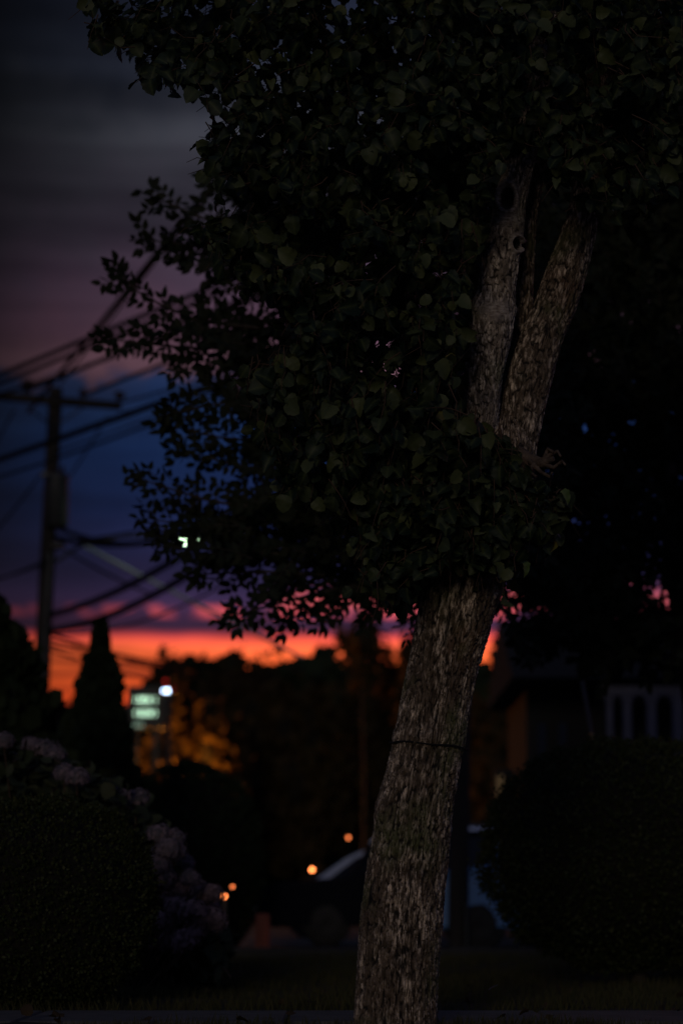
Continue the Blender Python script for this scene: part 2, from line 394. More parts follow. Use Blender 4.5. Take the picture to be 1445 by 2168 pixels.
# ------------------------------------------------------------------ ground
def sheet(name, x0, x1, y0, y1, z, m, nx=2, ny=2, amp=0):
    xs = np.linspace(x0, x1, nx+1); ys = np.linspace(y0, y1, ny+1)
    X, Y = np.meshgrid(xs, ys); Z = np.full_like(X, z)+amp*rng.normal(size=X.shape)
    V = np.stack([X.ravel(), Y.ravel(), Z.ravel()], 1); w = nx+1
    F = np.array([(j*w+i, j*w+i+1, (j+1)*w+i+1, (j+1)*w+i) for j in range(ny) for i in range(nx)])
    o = link(name, npmesh(name, V, F, m, True)); tag(o, kind='structure'); return o
sheet('ground', -700, 700, -60, 1500, -.03, M['soil'])
sheet('lawn', -14, 14, 12.09, 24.8, 0.0, M['soil'], 60, 40, .012)
sheet('verge', -14, 14, 9.2, 10.93, 0.0, M['soil'], 60, 10, .012)
sheet('road', -90, 90, 25.0, 46.0, -.02, M['asphalt'])
kb = empty('kerb', (0, 24.9, 0)); tag(kb, kind='structure')
for i in range(-6, 6): MB().box((i*2+1, 0, .0), (1.985, .15, .2), bev=.015).build('kerb_stone', M['kerbstone'], kb)
sw = empty('sidewalk', (0, 0, 0)); tag(sw, kind='structure')
for i in range(-7, 7):
    MB().box((i*1.2+.35, 11.51, -.03), (1.188, 1.13, .12), bev=.012).build('paving_slab', M['concrete'], sw)
def grass(name, n, xw, y0, y1, hmin, hmax, label=None):
    y = rng.uniform(y0, y1, n); x = rng.uniform(-1, 1, n)*xw(y)
    pos = np.stack([x, y, np.zeros(n)], 1)
    h = rng.uniform(hmin, hmax, n)*(.6+.8*(np.sin(x*3.1+y*1.7)*np.sin(x*1.3-y*2.9)*.5+.5))
    d = unit(n)*.45; d[:, 2] = 1; nrm = unit(n); nrm[:, 2] *= .2
    T = [(np.array([(-.045,0,0),(.045,0,0),(.03,.55,.05),(-.03,.55,.05),(0,1,.18)], float), np.array([(0,1,2),(0,2,3),(3,2,4)]), np.zeros(5))]
    o = leaf_mass(name, T, pos, frames(d, nrm), h, M['grass']); return o
g = grass('grass', 42000, lambda y: y*.155+.4, 12.1, 24.5, .04, .085)
g2 = grass('grass_tuft', 5000, lambda y: y*.155+.2, 10.0, 10.95, .03, .07)

# ------------------------------------------------------------------ main tree
def worley(u, v, per):
    """u periodic with per cells; returns F1, F2-F1, cell id random"""
    iu = np.floor(u).astype(int); iv = np.floor(v).astype(int); F1 = np.full(u.shape, 9.); F2 = F1.copy(); cid = np.zeros(u.shape)
    def h(a, b, s):
        q = np.sin(a*127.1+b*311.7+s*74.7)*43758.5453; return q-np.floor(q)
    for du in (-1, 0, 1):
        for dv in (-1, 0, 1):
            a = iu+du; b = iv+dv; am = np.mod(a, per)
            d = np.hypot(a+h(am, b, 1)-u, b+h(am, b, 2)-v)
            new = d < F1; F2 = np.where(new, F1, np.minimum(F2, d)); cid = np.where(new, h(am, b, 3), cid); F1 = np.where(new, d, F1)
    return F1, F2-F1, cid
def vnoise(x, y, s=0):
    ix = np.floor(x); iy = np.floor(y); fx = x-ix; fy = y-iy; fx = fx*fx*(3-2*fx); fy = fy*fy*(3-2*fy)
    def h(a, b):
        q = np.sin(a*12.9898+b*78.233+s*37.7)*43758.5453; return q-np.floor(q)
    return (h(ix,iy)*(1-fx)+h(ix+1,iy)*fx)*(1-fy)+(h(ix,iy+1)*(1-fx)+h(ix+1,iy+1)*fx)*fy
def limb(name, rows, parent, m, seg=.0036, depth=.019, scars=(), cellw=.0135, cellh=.062, lumps=(), Dv=None):
    """rows: (py, left px, right px, D); bark plates are displaced geometry"""
    pts = [P((l+r)/2, py, D) for py, l, r, D in rows]; rad = [(r-l)/2*(D*K)/math.cos(TILT)*.985 for py, l, r, D in rows]
    # resample
    cum = [0]
    for a, b in zip(pts, pts[1:]): cum.append(cum[-1]+(b-a).length)
    n = int(cum[-1]/seg); s = np.linspace(0, cum[-1], n)
    def sm(vals):
        q = np.interp(s, cum, vals); k = max(3, int(.12/seg)); ker = np.hanning(k+2)[1:-1]; ker /= ker.sum()
        return np.convolve(np.pad(q, (k//2, k-1-k//2), mode='reflect', reflect_type='odd'), ker, 'valid')
    C = np.stack([sm([p[i] for p in pts]) for i in range(3)], 1); R_ = sm(rad)
    Tn = np.gradient(C, axis=0); Tn /= np.linalg.norm(Tn, axis=1, keepdims=True)
    A = np.cross(Tn, np.array([0, 1, 0])); A /= np.linalg.norm(A, axis=1, keepdims=True); A = -A     # points to +x side
    B = np.cross(A, Tn)                                                        # roughly +-y
    if B[0, 1] > 0: B = -B                                                     # towards the camera
    na = max(60, int(2*math.pi*np.mean(R_)/seg)); th = np.linspace(0, 2*math.pi, na, endpoint=False)
    TH, SS = np.meshgrid(th, s)
    rm = float(np.mean(R_)); per = max(6, int(round(2*math.pi*rm/cellw)))
    PH = np.mod(TH+math.pi/2, 2*math.pi)*rm/cellw*2.1; Vv = SS/cellh*1.15
    wx = (vnoise(PH*.35, Vv*.6, 1)-.5)*2.0+(vnoise(PH*1.1, Vv*2.1, 2)-.5)*.7
    nA = vnoise(PH*.62+wx*.55, Vv*.55, 3); nB = vnoise(PH*.66-wx*.6+17, Vv*.62+5, 4); nC = vnoise(PH*1.25+wx*.5, Vv*1.3, 6)
    fur = np.minimum(np.minimum(np.abs(nA-.5)/.13, np.abs(nB-.5)/.13), np.abs(nC-.5)/.07+.25)
    plate = np.clip(fur, 0, 1); plate = plate*plate*(3-2*plate)
    F1, gp, cid0 = worley(PH*1.5+wx, Vv*2.2+wx*.5, 10**6)
    crack = np.clip((gp-.01)/.16, 0, 1); plate = plate*(.55+.45*crack)
    fine = vnoise(PH*3.3+wx, Vv*5.5, 9)
    cid = np.clip(vnoise(PH*1.2+wx, Vv*1.5, 11)*.75+cid0*.4-.12, 0, 1)*(.45+.55*np.clip((vnoise(PH*.16, Vv*.35, 12)-.2)*1.8, 0, 1))
    lowp = vnoise(PH*.3, Vv*.3, 14)-.5
    hgt = .006*lowp+depth*.8*(plate*.85+.22*fine*plate-.6)+.002*(cid0-.5)*plate
    low = (vnoise(np.cos(TH)*1.5+4, SS/.35, 2)-.5)*.05+(vnoise(np.sin(TH)*2+7, SS/.22+TH*0, 3)-.5)*.03
    scar = np.zeros_like(TH)
    Pos0 = C[:, None, :]+(A[:, None, :]*np.cos(TH)[..., None]+B[:, None, :]*np.sin(TH)[..., None])*R_[:, None, None]
    ppx, ppy = proj(Pos0.reshape(-1, 3)); ppx = ppx.reshape(TH.shape); ppy = ppy.reshape(TH.shape)
    front = np.sin(TH) > -.1
    extra = np.zeros_like(TH)
    for (cx, cy, rx, ry, kind) in scars:
        d = np.sqrt(((ppx-cx)/rx)**2+((ppy-cy)/ry)**2)
        if kind == 'hole':      # healed knot: raised lip round a deep hollow
            k = front
            extra += np.where(k, np.exp(-((d-1.15)/.28)**2)*.016-np.clip(1.0-d, 0, 1)**.5*.055*(d < 1), 0)
            scar = np.maximum(scar, np.where(k, np.exp(-(np.maximum(d-1.1, 0)/.45)**2)*(d > .92), 0))
            plate = np.where(k & (d < .95), 0, plate)
        elif kind == 'wrinkle':
            w = np.where(front, np.exp(-d**2*1.2), 0); scar = np.maximum(scar, w*.9)
            extra += w*.004*np.sin(ppy/3.2+np.sin(ppx/9)*1.2)
        elif kind == 'smooth':
            w = np.where(front, np.clip(1.4-d, 0, 1), 0); scar = np.maximum(scar, w*.85); extra += w*.004
        elif kind == 'bump':
            w = np.where(front, np.exp(-d**2), 0); extra += w*.022
    hgt = hgt*(1-.85*scar)
    rr = R_[:, None]*(1+low)+hgt+extra
    Vt = C[:, None, :]+(A[:, None, :]*np.cos(TH)[..., None]+B[:, None, :]*np.sin(TH)[..., None])*rr[..., None]
    n_, k_ = TH.shape
    idx = np.arange(n_*k_).reshape(n_, k_); nx = np.roll(idx, -1, axis=1)
    F = np.stack([idx[:-1], idx[1:], nx[1:], nx[:-1]], -1).reshape(-1, 4)
    me = npmesh(name, Vt.reshape(-1, 3), F, m, True, {'plate': plate.ravel(), 'cell': cid.ravel(), 'scar': scar.ravel()})
    return link(name, me, parent), C, R_
D0 = 10.72
pear = empty('leaning_tree'); tag(pear, 'large leaning tree with furrowed grey bark forking beside the sidewalk, in sharp focus', 'tree')
trunk_rows = [(2330,690,985,D0),(2260,722,950,D0),(2200,742,928,D0),(2150,752,920,D0),(2050,760,925,D0),(1950,766,934,D0),(1900,770,938,D0),(1800,788,946,D0),(1700,805,957,D0),(1577,834,980,D0),(1500,848,992,D0),(1400,868,1012,D0),
  (1300,885,1040,D0),(1220,898,1066,D0),(1120,925,1098,D0),(1020,955,1130,D0),(960,985,1136,D0+.02),(915,1010,1120,D0+.05),(880,1040,1100,D0+.1)]
trk, _, _ = limb('trunk', trunk_rows, pear, M['bark'], scars=[(900,1560,60,20,'bump'),(812,1720,14,40,'bump'),(1000,1330,22,30,'bump')])
tk = 0
l1 = [(1080,958,1060,D0-.02),(1000,972,1060,D0-.03),(930,980,1056,D0-.05),(880,986,1055,D0-.06),(800,991,1062,D0-.07),(700,999,1086,D0-.08),(650,1003,1090,D0-.08),(600,1012,1092,D0-.08),(500,1030,1108,D0-.08),
      (430,1046,1114,D0-.07),(385,1058,1122,D0-.05),(300,1080,1142,D0),(200,1103,1160,D0+.05),(100,1120,1176,D0+.1),(0,1126,1184,D0+.15),(-140,1130,1178,D0+.2)]
limb('limb', l1, pear, M['bark_pale'], seg=.0034, depth=.008, cellw=.014, cellh=.032, scars=[(1073,418,17,27,'hole'),(1068,458,40,22,'wrinkle'),(1094,516,11,15,'hole'),(1050,655,30,22,'smooth'),(1012,648,10,22,'bump'),(1095,655,8,20,'bump')])
l2 = [(1000,1050,1110,D0+.12),(900,1062,1118,D0+.16),(800,1070,1120,D0+.2),(700,1082,1126,D0+.22),(600,1092,1130,D0+.24),(500,1098,1132,D0+.26),(400,1108,1146,D0+.3),(300,1130,1166,D0+.34),(150,1160,1196,D0+.4)]
limb('limb', l2, pear, M['bark'], seg=.005, depth=.008, cellw=.015, cellh=.045)
l3 = [(1100,985,1100,D0+.0),(1000,1040,1128,D0+.02),(930,1058,1138,D0+.03),(850,1062,1157,D0+.04),(780,1078,1173,D0+.05),(700,1105,1196,D0+.06),(623,1140,1228,D0+.07),(550,1166,1248,D0+.08),(500,1186,1260,D0+.09),(440,1204,1272,D0+.1),(340,1222,1284,D0+.14),(200,1240,1296,D0+.2),(0,1252,1300,D0+.3),(-120,1258,1300,D0+.35)]
limb('limb', l3, pear, M['bark'], seg=.0036, depth=.010, cellw=.0145, cellh=.05)
# broken stub with curled shoots on the right
st = MB()
st.tube([P(1085,955,D0-.06),P(1120,975,D0-.12),P(1150,980,D0-.16),P(1172,970,D0-.18)], [.045,.034,.022,.012], 9)
for q in [[(1140,978),(1165,962),(1180,955),(1186,966)],[(1150,982),(1172,990),(1190,976),(1196,984)],[(1120,975),(1145,1000),(1165,1010),(1168,1000)],[(1150,975),(1160,950),(1172,958)],[(1130,980),(1120,1000),(1135,1010)]]:
    st.tube([P(x, y, D0-.16-.02*i) for i, (x, y) in enumerate(q)], [.012,.010,.008,.005][:len(q)], 6)
st.build('broken_stub', M['dark_bark'] if False else material('stub_bark', (.12,.085,.065), (.05,.035,.028), scale=40, bump=.8), pear)
# cord round the trunk
def trunk_lr(y):
    ys = [r[0] for r in trunk_rows][::-1]; return np.interp(y, ys, [r[1] for r in trunk_rows][::-1]), np.interp(y, ys, [r[2] for r in trunk_rows][::-1])
cp = []
for k in range(37):
    w = 2*math.pi*k/36; l_, r_ = trunk_lr(1578); cpt = P((l_+r_)/2, 1580, D0); rr = (r_-l_)/2*S(D0)+.017
    cp.append(cpt+Vector((math.cos(w)*rr, math.sin(w)*rr, -.016*math.cos(w)+.003*math.sin(5*w))))
tag(MB().tube(cp, .0042, 6, cap=False).build('cord', M['cord']), 'thin dark cord tied round the leaning trunk below the leaves', 'cord')

POLY_A = [(180,-250),(178,20),(205,85),(262,95),(300,160),(345,185),(395,160),(425,215),(468,240),(440,285),(418,330),(440,385),(500,400),(545,450),(455,462),(400,470),(420,505),(470,545),(530,600),(610,640),(620,720),(560,770),(505,790),(530,870),(570,930),(560,975),(600,1020),(650,1060),(740,1090),(780,1140),(775,1225),(810,1270),(880,1268),(900,1190),(1000,1205),(1060,1210),(1105,1190),(1100,1130),(1185,1150),(1198,1060),(1130,1010),(1075,945),(1000,885),(980,800),(985,740),(1005,640),(1008,560),(1030,470),(1048,360),(1075,310),(1130,330),(1150,400),(1210,430),(1300,450),(1480,360),(1700,300),(1700,-250)]
def crown(n_tw):
    px = rng.uniform(150, 1620, n_tw*3); py = rng.uniform(-250, 1290, n_tw*3); k = inpoly(px, py, POLY_A); px, py = px[k][:n_tw], py[k][:n_tw]
    n = len(px)
    lowc = np.clip((py-700)/500, 0, 1)
    D = D0+rng.uniform(-.75, 1.2, n)*(1-.35*lowc)-.1
    # keep the visible trunk free in front
    lows = (py > 1180) & (px > 905); D[lows] = D0-rng.uniform(.2, .4, lows.sum())
    return Parr(px, py, D), px, py
C0, cpx, cpy = crown(2450)
ex = rng.uniform(740, 1170, 900); ey = rng.uniform(900, 1235, 900); kk = inpoly(ex, ey, POLY_A); ex, ey = ex[kk][:300], ey[kk][:300]
C0 = np.concatenate([C0, Parr(ex, ey, D0-rng.uniform(.05, .5, len(ex)))])
TW = MB(); LP, LA, LN, LS = [], [], [], []
centre = np.array(P(950, 300, D0+.2))
for i, c in enumerate(C0):
    out = c-centre; out[1] = min(out[1], .3)*.8-.4; out /= np.linalg.norm(out)+1e-6
    d = out*.7+np.array([0, -.1, -.35])+rng.normal(size=3)*.45; d /= np.linalg.norm(d)
    Lt = rng.uniform(.12, .26); p0 = c-d*Lt*.5; w1 = rng.normal(size=3)*.014; pts = [p0, p0+d*Lt*.35+w1, p0+d*Lt*.7-w1*.6+np.array([0,0,.006]), p0+d*Lt+np.array([0,0,-.02])]
    TW.tube(pts, [.0030,.0024,.0018,.0012], 4, cap=False)
    nl = rng.integers(5, 9)
    for k in range(nl):
        t = (k+.6)/nl; b = p0+d*Lt*t; side = rng.normal(size=3); side -= side.dot(d)*d; side /= np.linalg.norm(side)
        ax = side*1.0+d*.45+np.array([0, -.05, -.6]); ax /= np.linalg.norm(ax)
        nr = out*.5+np.array([-.15, -.8, .3])+rng.normal(size=3)*.85
        LP.append(b+ax*.03); LA.append(ax); LN.append(nr); LS.append((.046+.036*rng.random()**.9)*(1 if rng.random() > .2 else rng.uniform(.45, .8)))
LP, LA, LN, LS = map(np.array, (LP, LA, LN, LS))
# thin the leaves that would cover the limbs seen in the photograph
VIS = [(985,860),(992,780),(1000,680),(1012,600),(1030,490),(1046,400),(1075,320),(1120,345),(1120,450),(1135,600),(1165,560),(1190,490),(1272,500),(1250,600),(1190,800),(1140,950),(1080,950),(1065,890),(1000,890)]
lx, ly = proj(LP+LA*LS[:, None]*.5)
keep = ~(inpoly(lx, ly, VIS) & (LP[:, 1] < D0+.4) & (rng.random(len(lx)) > .06))
low = (lx > 890) & (lx < 1064) & (ly > 1212)
keep &= ~(low & (rng.random(len(lx)) > .15))
keep &= inpoly(lx, ly, POLY_A) | (rng.random(len(lx)) < .22) | (lx > 1300)
keep &= ~((np.abs(lx-403) < 60) & (np.abs(ly-1148) < 35))
LP, LA, LN, LS, lx, ly = LP[keep], LA[keep], LN[keep], LS[keep], lx[keep], ly[keep]
R = frames(LA, LN)
infr = (lx > 0) & (lx < 1445) & (ly > 0) & (ly < 1300)
order = np.argsort(np.where(infr, LP[:, 1], 99)-LS*4)
top = order[:292]; rest = order[292:]
leaf_singles('leaf', PEAR, LP[top], R[top], LS[top], M['leaf'], pear)
leaf_mass('leaf_mass', PEAR, LP[rest], R[rest], LS[rest], M['leaf'], pear)
o = TW.build('twig_mass', M['twig'], pear); tag(o, kind='stuff')
# shoots and turned leaves that stand out
def shoot(pts, D, r=.003):
    MB().tube([P(x, y, D+.03*i) for i, (x, y) in enumerate(pts)], [r*(1.2-.6*i/len(pts)) for i in range(len(pts))], 5).build('twig', M['twig'], pear)
shoot([(1010,1125),(1040,1145),(1080,1153),(1125,1150),(1160,1122)], D0-.35, .004)
shoot([(1160,1122),(1172,1128),(1180,1130)], D0-.3)
shoot([(1040,1110),(1055,1040),(1062,960),(1058,900)], D0-.3, .0035)
shoot([(965,960),(968,880),(965,800),(968,760)], D0-.35, .0035)
shoot([(800,1090),(840,1120),(890,1138)], D0-.45, .003)
shoot([(1168,1075),(1172,1050),(1185,1035)], D0-.3)
shoot([(925,900),(945,880),(965,905)], D0-.4)
shoot([(520,795),(550,770),(600,775)], D0-.3, .0022); shoot([(540,820),(560,850),(590,870)], D0-.3, .0022)
def special(px, py, ang, size, m, tw=0, D=D0-.42, T=4):
    V, F, rib = PEAR[T]; me = npmesh('leaf', V, F, m, attrs={'rib': rib, 'rnd': np.zeros(len(V))})
    ax = np.array([[math.sin(ang), -.15, -math.cos(ang)]]); nr = np.array([[math.cos(ang)*tw, -1, .2]])
    Rm = frames(ax, nr)[0]; p = P(px, py, D)
    o = link('leaf', me, pear); o.matrix_local = Matrix([[*(Rm[r]*size), p[r]] for r in range(3)]+[[0,0,0,1]])
    tag(o, label='yellow-green leaf standing out from the dark crown')
for a in [(1105,1085,.5,.075,'leaf_y',1.2),(1090,1103,-.1,.075,'leaf_y',1.3),(1168,1122,.35,.085,'leaf_y',1.4),(1066,1205,.0,.055,'leaf_y',.6),(1186,1040,.8,.06,'leaf_g',1.0),
          (945,752,.6,.065,'leaf_y',.2),(1076,1010,.0,.07,'leaf_g',.6),(1050,1025,-.6,.065,'leaf_g',.2),(1055,1070,.3,.06,'leaf_g',.1),(922,882,1.2,.07,'leaf_y',1.0),(965,905,.5,.05,'leaf_y',1.1),
          (822,1170,.2,.06,'leaf_g',0),(1104,1190,.5,.06,'leaf_g',1),(1068,1070,.2,.07,'leaf_g',.2),(568,955,-.1,.075,'leaf',1.0)]:
    special(a[0], a[1], a[2], a[3], M[a[4]], a[5])
# inner branches of the main tree
br = MB()
for a in [[(1080,300),(980,180),(820,80),(600,20),(400,60)],[(1110,180),(1000,60),(850,-80)],[(1060,480),(940,380),(780,320),(600,330)],[(1000,700),(900,640),(760,600),(640,560)],[(1240,300),(1330,180),(1450,60)],[(1150,100),(1250,-20),(1350,-150)],[(985,900),(900,850),(760,840),(600,850)],[(980,1010),(880,980),(760,960),(660,1000)],[(940,1130),(880,1110),(820,1150),(830,1220)]]:
    br.tube([P(x, y, D0+.15+.12*i) for i, (x, y) in enumerate(a)], [.028,.02,.014,.009,.005][:len(a)], 7)
br.build('branch', M['dark_bark'], pear)

# ------------------------------------------------------------------ dark trees behind
def shoot_tree(root, branches, fill_poly, nfill, D, Dr, trunk, leaf=.075, nsingle=0, m=None, dens=1.25):
    tw = MB(); LP, LA, LN, LS = [], [], [], []
    def sprig(p0, d, Lt, tipbias=0):
        d = d/np.linalg.norm(d); e = p0+d*Lt; mid = p0+d*Lt*.5+np.array([0,0,.03*Lt])
        tw.tube([p0, mid, e+np.array([0,0,-.06*Lt])], [.0045,.003,.0015], 3, cap=False)
        n = max(3, int(Lt/.034*dens)); pn = np.array([rng.normal()*.5, -1.0, rng.normal()*.6]); pn -= pn.dot(d)*d; pn /= np.linalg.norm(pn)
        sd = np.cross(d, pn)
        for k in range(n+1):
            t = (k+.5)/n; b = p0+d*Lt*min(t, 1)
            s = (1 if k % 2 else -1) if k < n else 0
            ax = sd*s*.9+d*.75+rng.normal(size=3)*.22
            LP.append(b); LA.append(ax); LN.append(pn+rng.normal(size=3)*.45); LS.append(leaf*rng.uniform(.7, 1.15))
    for bl in branches:
        pts = np.array([P(x, y, D+dz) for x, y, dz in bl]); 
        cum = np.concatenate([[0], np.cumsum(np.linalg.norm(np.diff(pts, axis=0), axis=1))]); Lb = cum[-1]
        sp = np.linspace(0, Lb, max(4, int(Lb/.12))); Q = np.stack([np.interp(sp, cum, pts[:, i]) for i in range(3)], 1)
        tw.tube(Q, [.022*(1-.8*i/len(Q)) for i in range(len(Q))], 5, cap=False)
        for i in range(1, len(Q)):
            d = Q[i]-Q[i-1]; d /= np.linalg.norm(d); frac = i/len(Q)
            for s in (-1, 1):
                up = np.array([0, 0, 1.])*s*.8+np.array([0, rng.normal()*.5, 0])
                sprig(Q[i], d*.8+up*rng.uniform(.4, .9), rng.uniform(.16, .30)*(1.15-.6*frac))
        sprig(Q[-1], Q[-1]-Q[-2], .16)
    xs = [p[0] for p in fill_poly]; ys = [p[1] for p in fill_poly]
    px = rng.uniform(min(xs), max(xs), nfill*3); py = rng.uniform(min(ys), max(ys), nfill*3); k = inpoly(px, py, fill_poly); px, py = px[k][:nfill], py[k][:nfill]
    Cc = Parr(px, py, D+rng.uniform(-Dr, Dr, len(px))); rootp = np.array(P(root[0], root[1], D))
    for c in Cc:
        o = c-rootp; o[1] *= .4; o[2] *= .45; o /= np.linalg.norm(o)+1e-6
        sprig(c-o*.1, o+rng.normal(size=3)*.4+np.array([0,0,-.1]), rng.uniform(.18, .36))
    LP, LA, LN, LS = map(np.array, (LP, LA, LN, LS))
    lx, ly = proj(LP+LA*LS[:, None]*.5); kp = ~(((((lx-384)/27)**2+((ly-1148)/19)**2 < 1) | (((lx-424)/22)**2+((ly-1150)/14)**2 < 1)) & (rng.random(len(lx)) > .08)); LP, LA, LN, LS = LP[kp], LA[kp], LN[kp], LS[kp]
    R = frames(LA, LN)
    if nsingle:
        lx, ly = proj(LP); o = np.argsort(lx+rng.normal(size=len(lx))*20+np.where((ly > 380) & (lx > 0), 0, 5000)); t, r = o[:nsingle], o[nsingle:]
        leaf_singles('leaf', ELL, LP[t], R[t], LS[t], m, trunk)
    else: r = np.arange(len(LP))
    leaf_mass('leaf_mass', ELL, LP[r], R[r], LS[r], m, trunk)
    ob = tw.build('twig_mass', M['dark_bark'], trunk); tag(ob, kind='stuff')
DB = 16.2
t2 = empty('background_tree'); tag(t2, 'black silhouetted tree with small oval leaves reaching left behind the leaning trunk', 'tree')
MB().tube([P(835,2072,DB),P(862,1900,DB),P(890,1700,DB),P(925,1500,DB),P(965,1300,DB),P(985,1100,DB),P(990,800,DB),P(980,500,DB)], [.10,.085,.08,.075,.07,.06,.045,.02], 14).build('trunk', M['dark_bark'], t2)
BR = [[(700,560,0),(560,500,-.2),(450,470,-.3),(345,425,-.4)],[(700,600,0),(560,550,.1),(440,525,0),(330,510,-.2)],[(700,520,.2),(600,470,.1),(520,420,0),(470,395,0)],
 [(760,760,0),(600,700,-.1),(420,680,-.3),(300,625,-.4),(265,590,-.5)],[(760,780,.2),(560,740,.1),(380,735,0),(250,720,-.2)],[(700,640,.2),(560,610,.2),(450,560,.1),(400,545,0)],
 [(740,760,0),(600,760,.2),(470,765,.1),(400,780,0)],
 [(800,900,0),(620,860,.1),(480,850,0),(380,872,-.2)],[(800,980,0),(640,930,.1),(480,930,0),(375,905,-.1)],[(800,1050,0),(640,1010,.1),(520,990,0),(410,960,0)],
 [(820,1150,0),(640,1090,0),(440,1060,-.2),(315,1020,-.4)],[(820,1180,0),(640,1130,.2),(470,1120,0),(335,1102,-.3)],[(840,1210,0),(660,1180,.1),(500,1165,0),(375,1160,-.2)],
 [(860,1240,0),(700,1220,0),(560,1210,0),(440,1215,-.1)],[(880,1250,0),(740,1240,0),(600,1275,0),(505,1300,-.1)],[(880,1200,0),(780,1220,0),(700,1265,0),(620,1308,-.1)],[(900,1220,0),(820,1250,0),(760,1262,0),(700,1305,-.1)],
 [(960,1250,0),(900,1270,.1),(850,1270,0),(810,1290,0)],[(980,1200,0),(1040,1260,.1),(1080,1310,0),(1100,1350,0)],[(960,1240,0),(920,1280,.1),(890,1300,.1)]]
FILL = [(520,330),(470,400),(560,470),(480,490),(420,540),(560,600),(600,640),(470,650),(380,680),(420,730),(560,770),(540,810),(430,830),(420,870),(520,920),(470,950),(520,1010),(600,1040),(480,1080),(400,1095),(450,1150),(430,1190),(540,1225),(560,1225),(650,1215),(760,1195),(840,1225),(900,1250),(1040,1225),(1130,1150),(1180,1000),(1180,300)]
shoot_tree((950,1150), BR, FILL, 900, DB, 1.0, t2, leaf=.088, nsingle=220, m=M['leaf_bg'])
lp = np.array([P(x, y, DB-.1) for x, y in ((362,1132),(366,1160),(397,1138),(400,1162),(409,1134),(404,1164),(410,1168),(436,1132),(384,1166),(378,1128),(416,1165))])
la = np.array([(.6,0,-.6),(.8,0,.45),(.35,0,-1),(.2,0,1),(-.05,0,-1),(.1,0,1.),(.05,0,1.),(-.5,0,-.9),(-.6,0,.5),(.9,0,-.35),(.5,0,1)], float)
leaf_singles('leaf', ELL, lp, frames(la, np.array([[.1,-1,.1]]*len(lp))+rng.normal(size=(len(lp),3))*.2), np.full(len(lp), .095), M['leaf_bg'], t2)
MB().tube([P(350,1128,DB), P(395,1166,DB-.05), P(450,1172,DB)], [.002,.003,.004], 4).build('twig', M['dark_bark'], t2)
DT = 18.6
t3 = empty('background_tree'); tag(t3, 'dense black tree filling the right side behind the rounded hedge', 'tree')
MB().tube([P(1500,2060,DT),P(1492,1800,DT),P(1478,1500,DT),P(1420,1100,DT),P(1350,600,DT)], [.16,.14,.12,.10,.05], 14).build('trunk', M['dark_bark'], t3)
BR3 = [[(1380,1200,0),(1250,1230,-.1),(1160,1290,-.2),(1110,1330,-.3)],[(1380,1100,0),(1250,1180,0),(1150,1240,0),(1090,1260,0)],[(1380,1250,0),(1300,1300,0),(1220,1340,-.1),(1140,1375,-.1)],[(1380,1000,0),(1200,1040,0),(1100,1080,0)],[(1380,1280,0),(1330,1340,0),(1270,1380,0)]]
FILL3 = [(980,60),(1010,1150),(1090,1215),(1150,1260),(1130,1310),(1190,1350),(1230,1370),(1330,1400),(1600,1420),(1600,60)]
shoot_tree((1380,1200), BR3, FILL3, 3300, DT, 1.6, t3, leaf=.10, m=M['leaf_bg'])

# ------------------------------------------------------------------ hedges
def hedge(name, label, cat, c, r, n, m, leaf=.02, p=2.3, group=None):
    root = empty(name, (c[0], c[1], 0)); tag(root, label, cat, group)
    def surf(d):
        k = (np.abs(d[:, 0])**p+np.abs(d[:, 1])**p+np.abs(d[:, 2])**p)**(-1/p); return k[:, None]*d
    d = unit(n); q = surf(d)
    b = 1+.035*np.sin(d[:, 0]*9+d[:, 2]*5+c[0])*np.sin(d[:, 2]*11+d[:, 1]*7)+.03*np.sin(d[:, 0]*23+c[1])*np.sin(d[:, 2]*19)+.07*(rng.random(n) > .985)*rng.random(n)+.02*rng.normal(size=n)-np.abs(rng.normal(size=n))*.035
    pos = q*b[:, None]*np.array(r)+np.array([0, 0, c[2]]); pos[:, 2] = np.maximum(pos[:, 2], .03)
    ax = d+rng.normal(size=(n, 3))*.8+np.array([0,0,.5]); nr = d*.7+rng.normal(size=(n, 3))*.6
    leaf_mass('foliage', SMALL, pos, frames(ax, nr), leaf*rng.uniform(.7, 1.4, n), m, root)
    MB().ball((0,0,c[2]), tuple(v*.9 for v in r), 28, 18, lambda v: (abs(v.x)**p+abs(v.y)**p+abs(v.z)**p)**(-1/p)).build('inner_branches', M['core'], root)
    MB().tube([(0,0,-.02),(.02,0,max(.1, c[2]-r[2]*.5))], [.05,.04], 8).build('stem', M['dark_bark'], root)
    return root
pL = P(85, 1800, 12.75)
hedge('boxwood_shrub', 'clipped rounded boxwood shrub at the left edge in front of the hydrangea', 'shrub', (pL.x, 12.75, .54), (.60,.53,.545), 30000, M['box_leaf'], .019)
pR = P(1345, 1800, 16)
hedge('rounded_hedge', 'large rounded clipped hedge on the right in front of the porch', 'hedge', (pR.x, 16, .86), (1.0,.9,.74), 52000, M['box_leaf'], .022, 2.2)
pM = P(395, 1800, 31)
hedge('dark_shrub', 'dark mounded shrub behind the hydrangea, below the orange lit foliage', 'shrub', (pM.x, 31, 1.0), (.95,.8,1.28), 14000, M['conifer'], .06, 2.1)
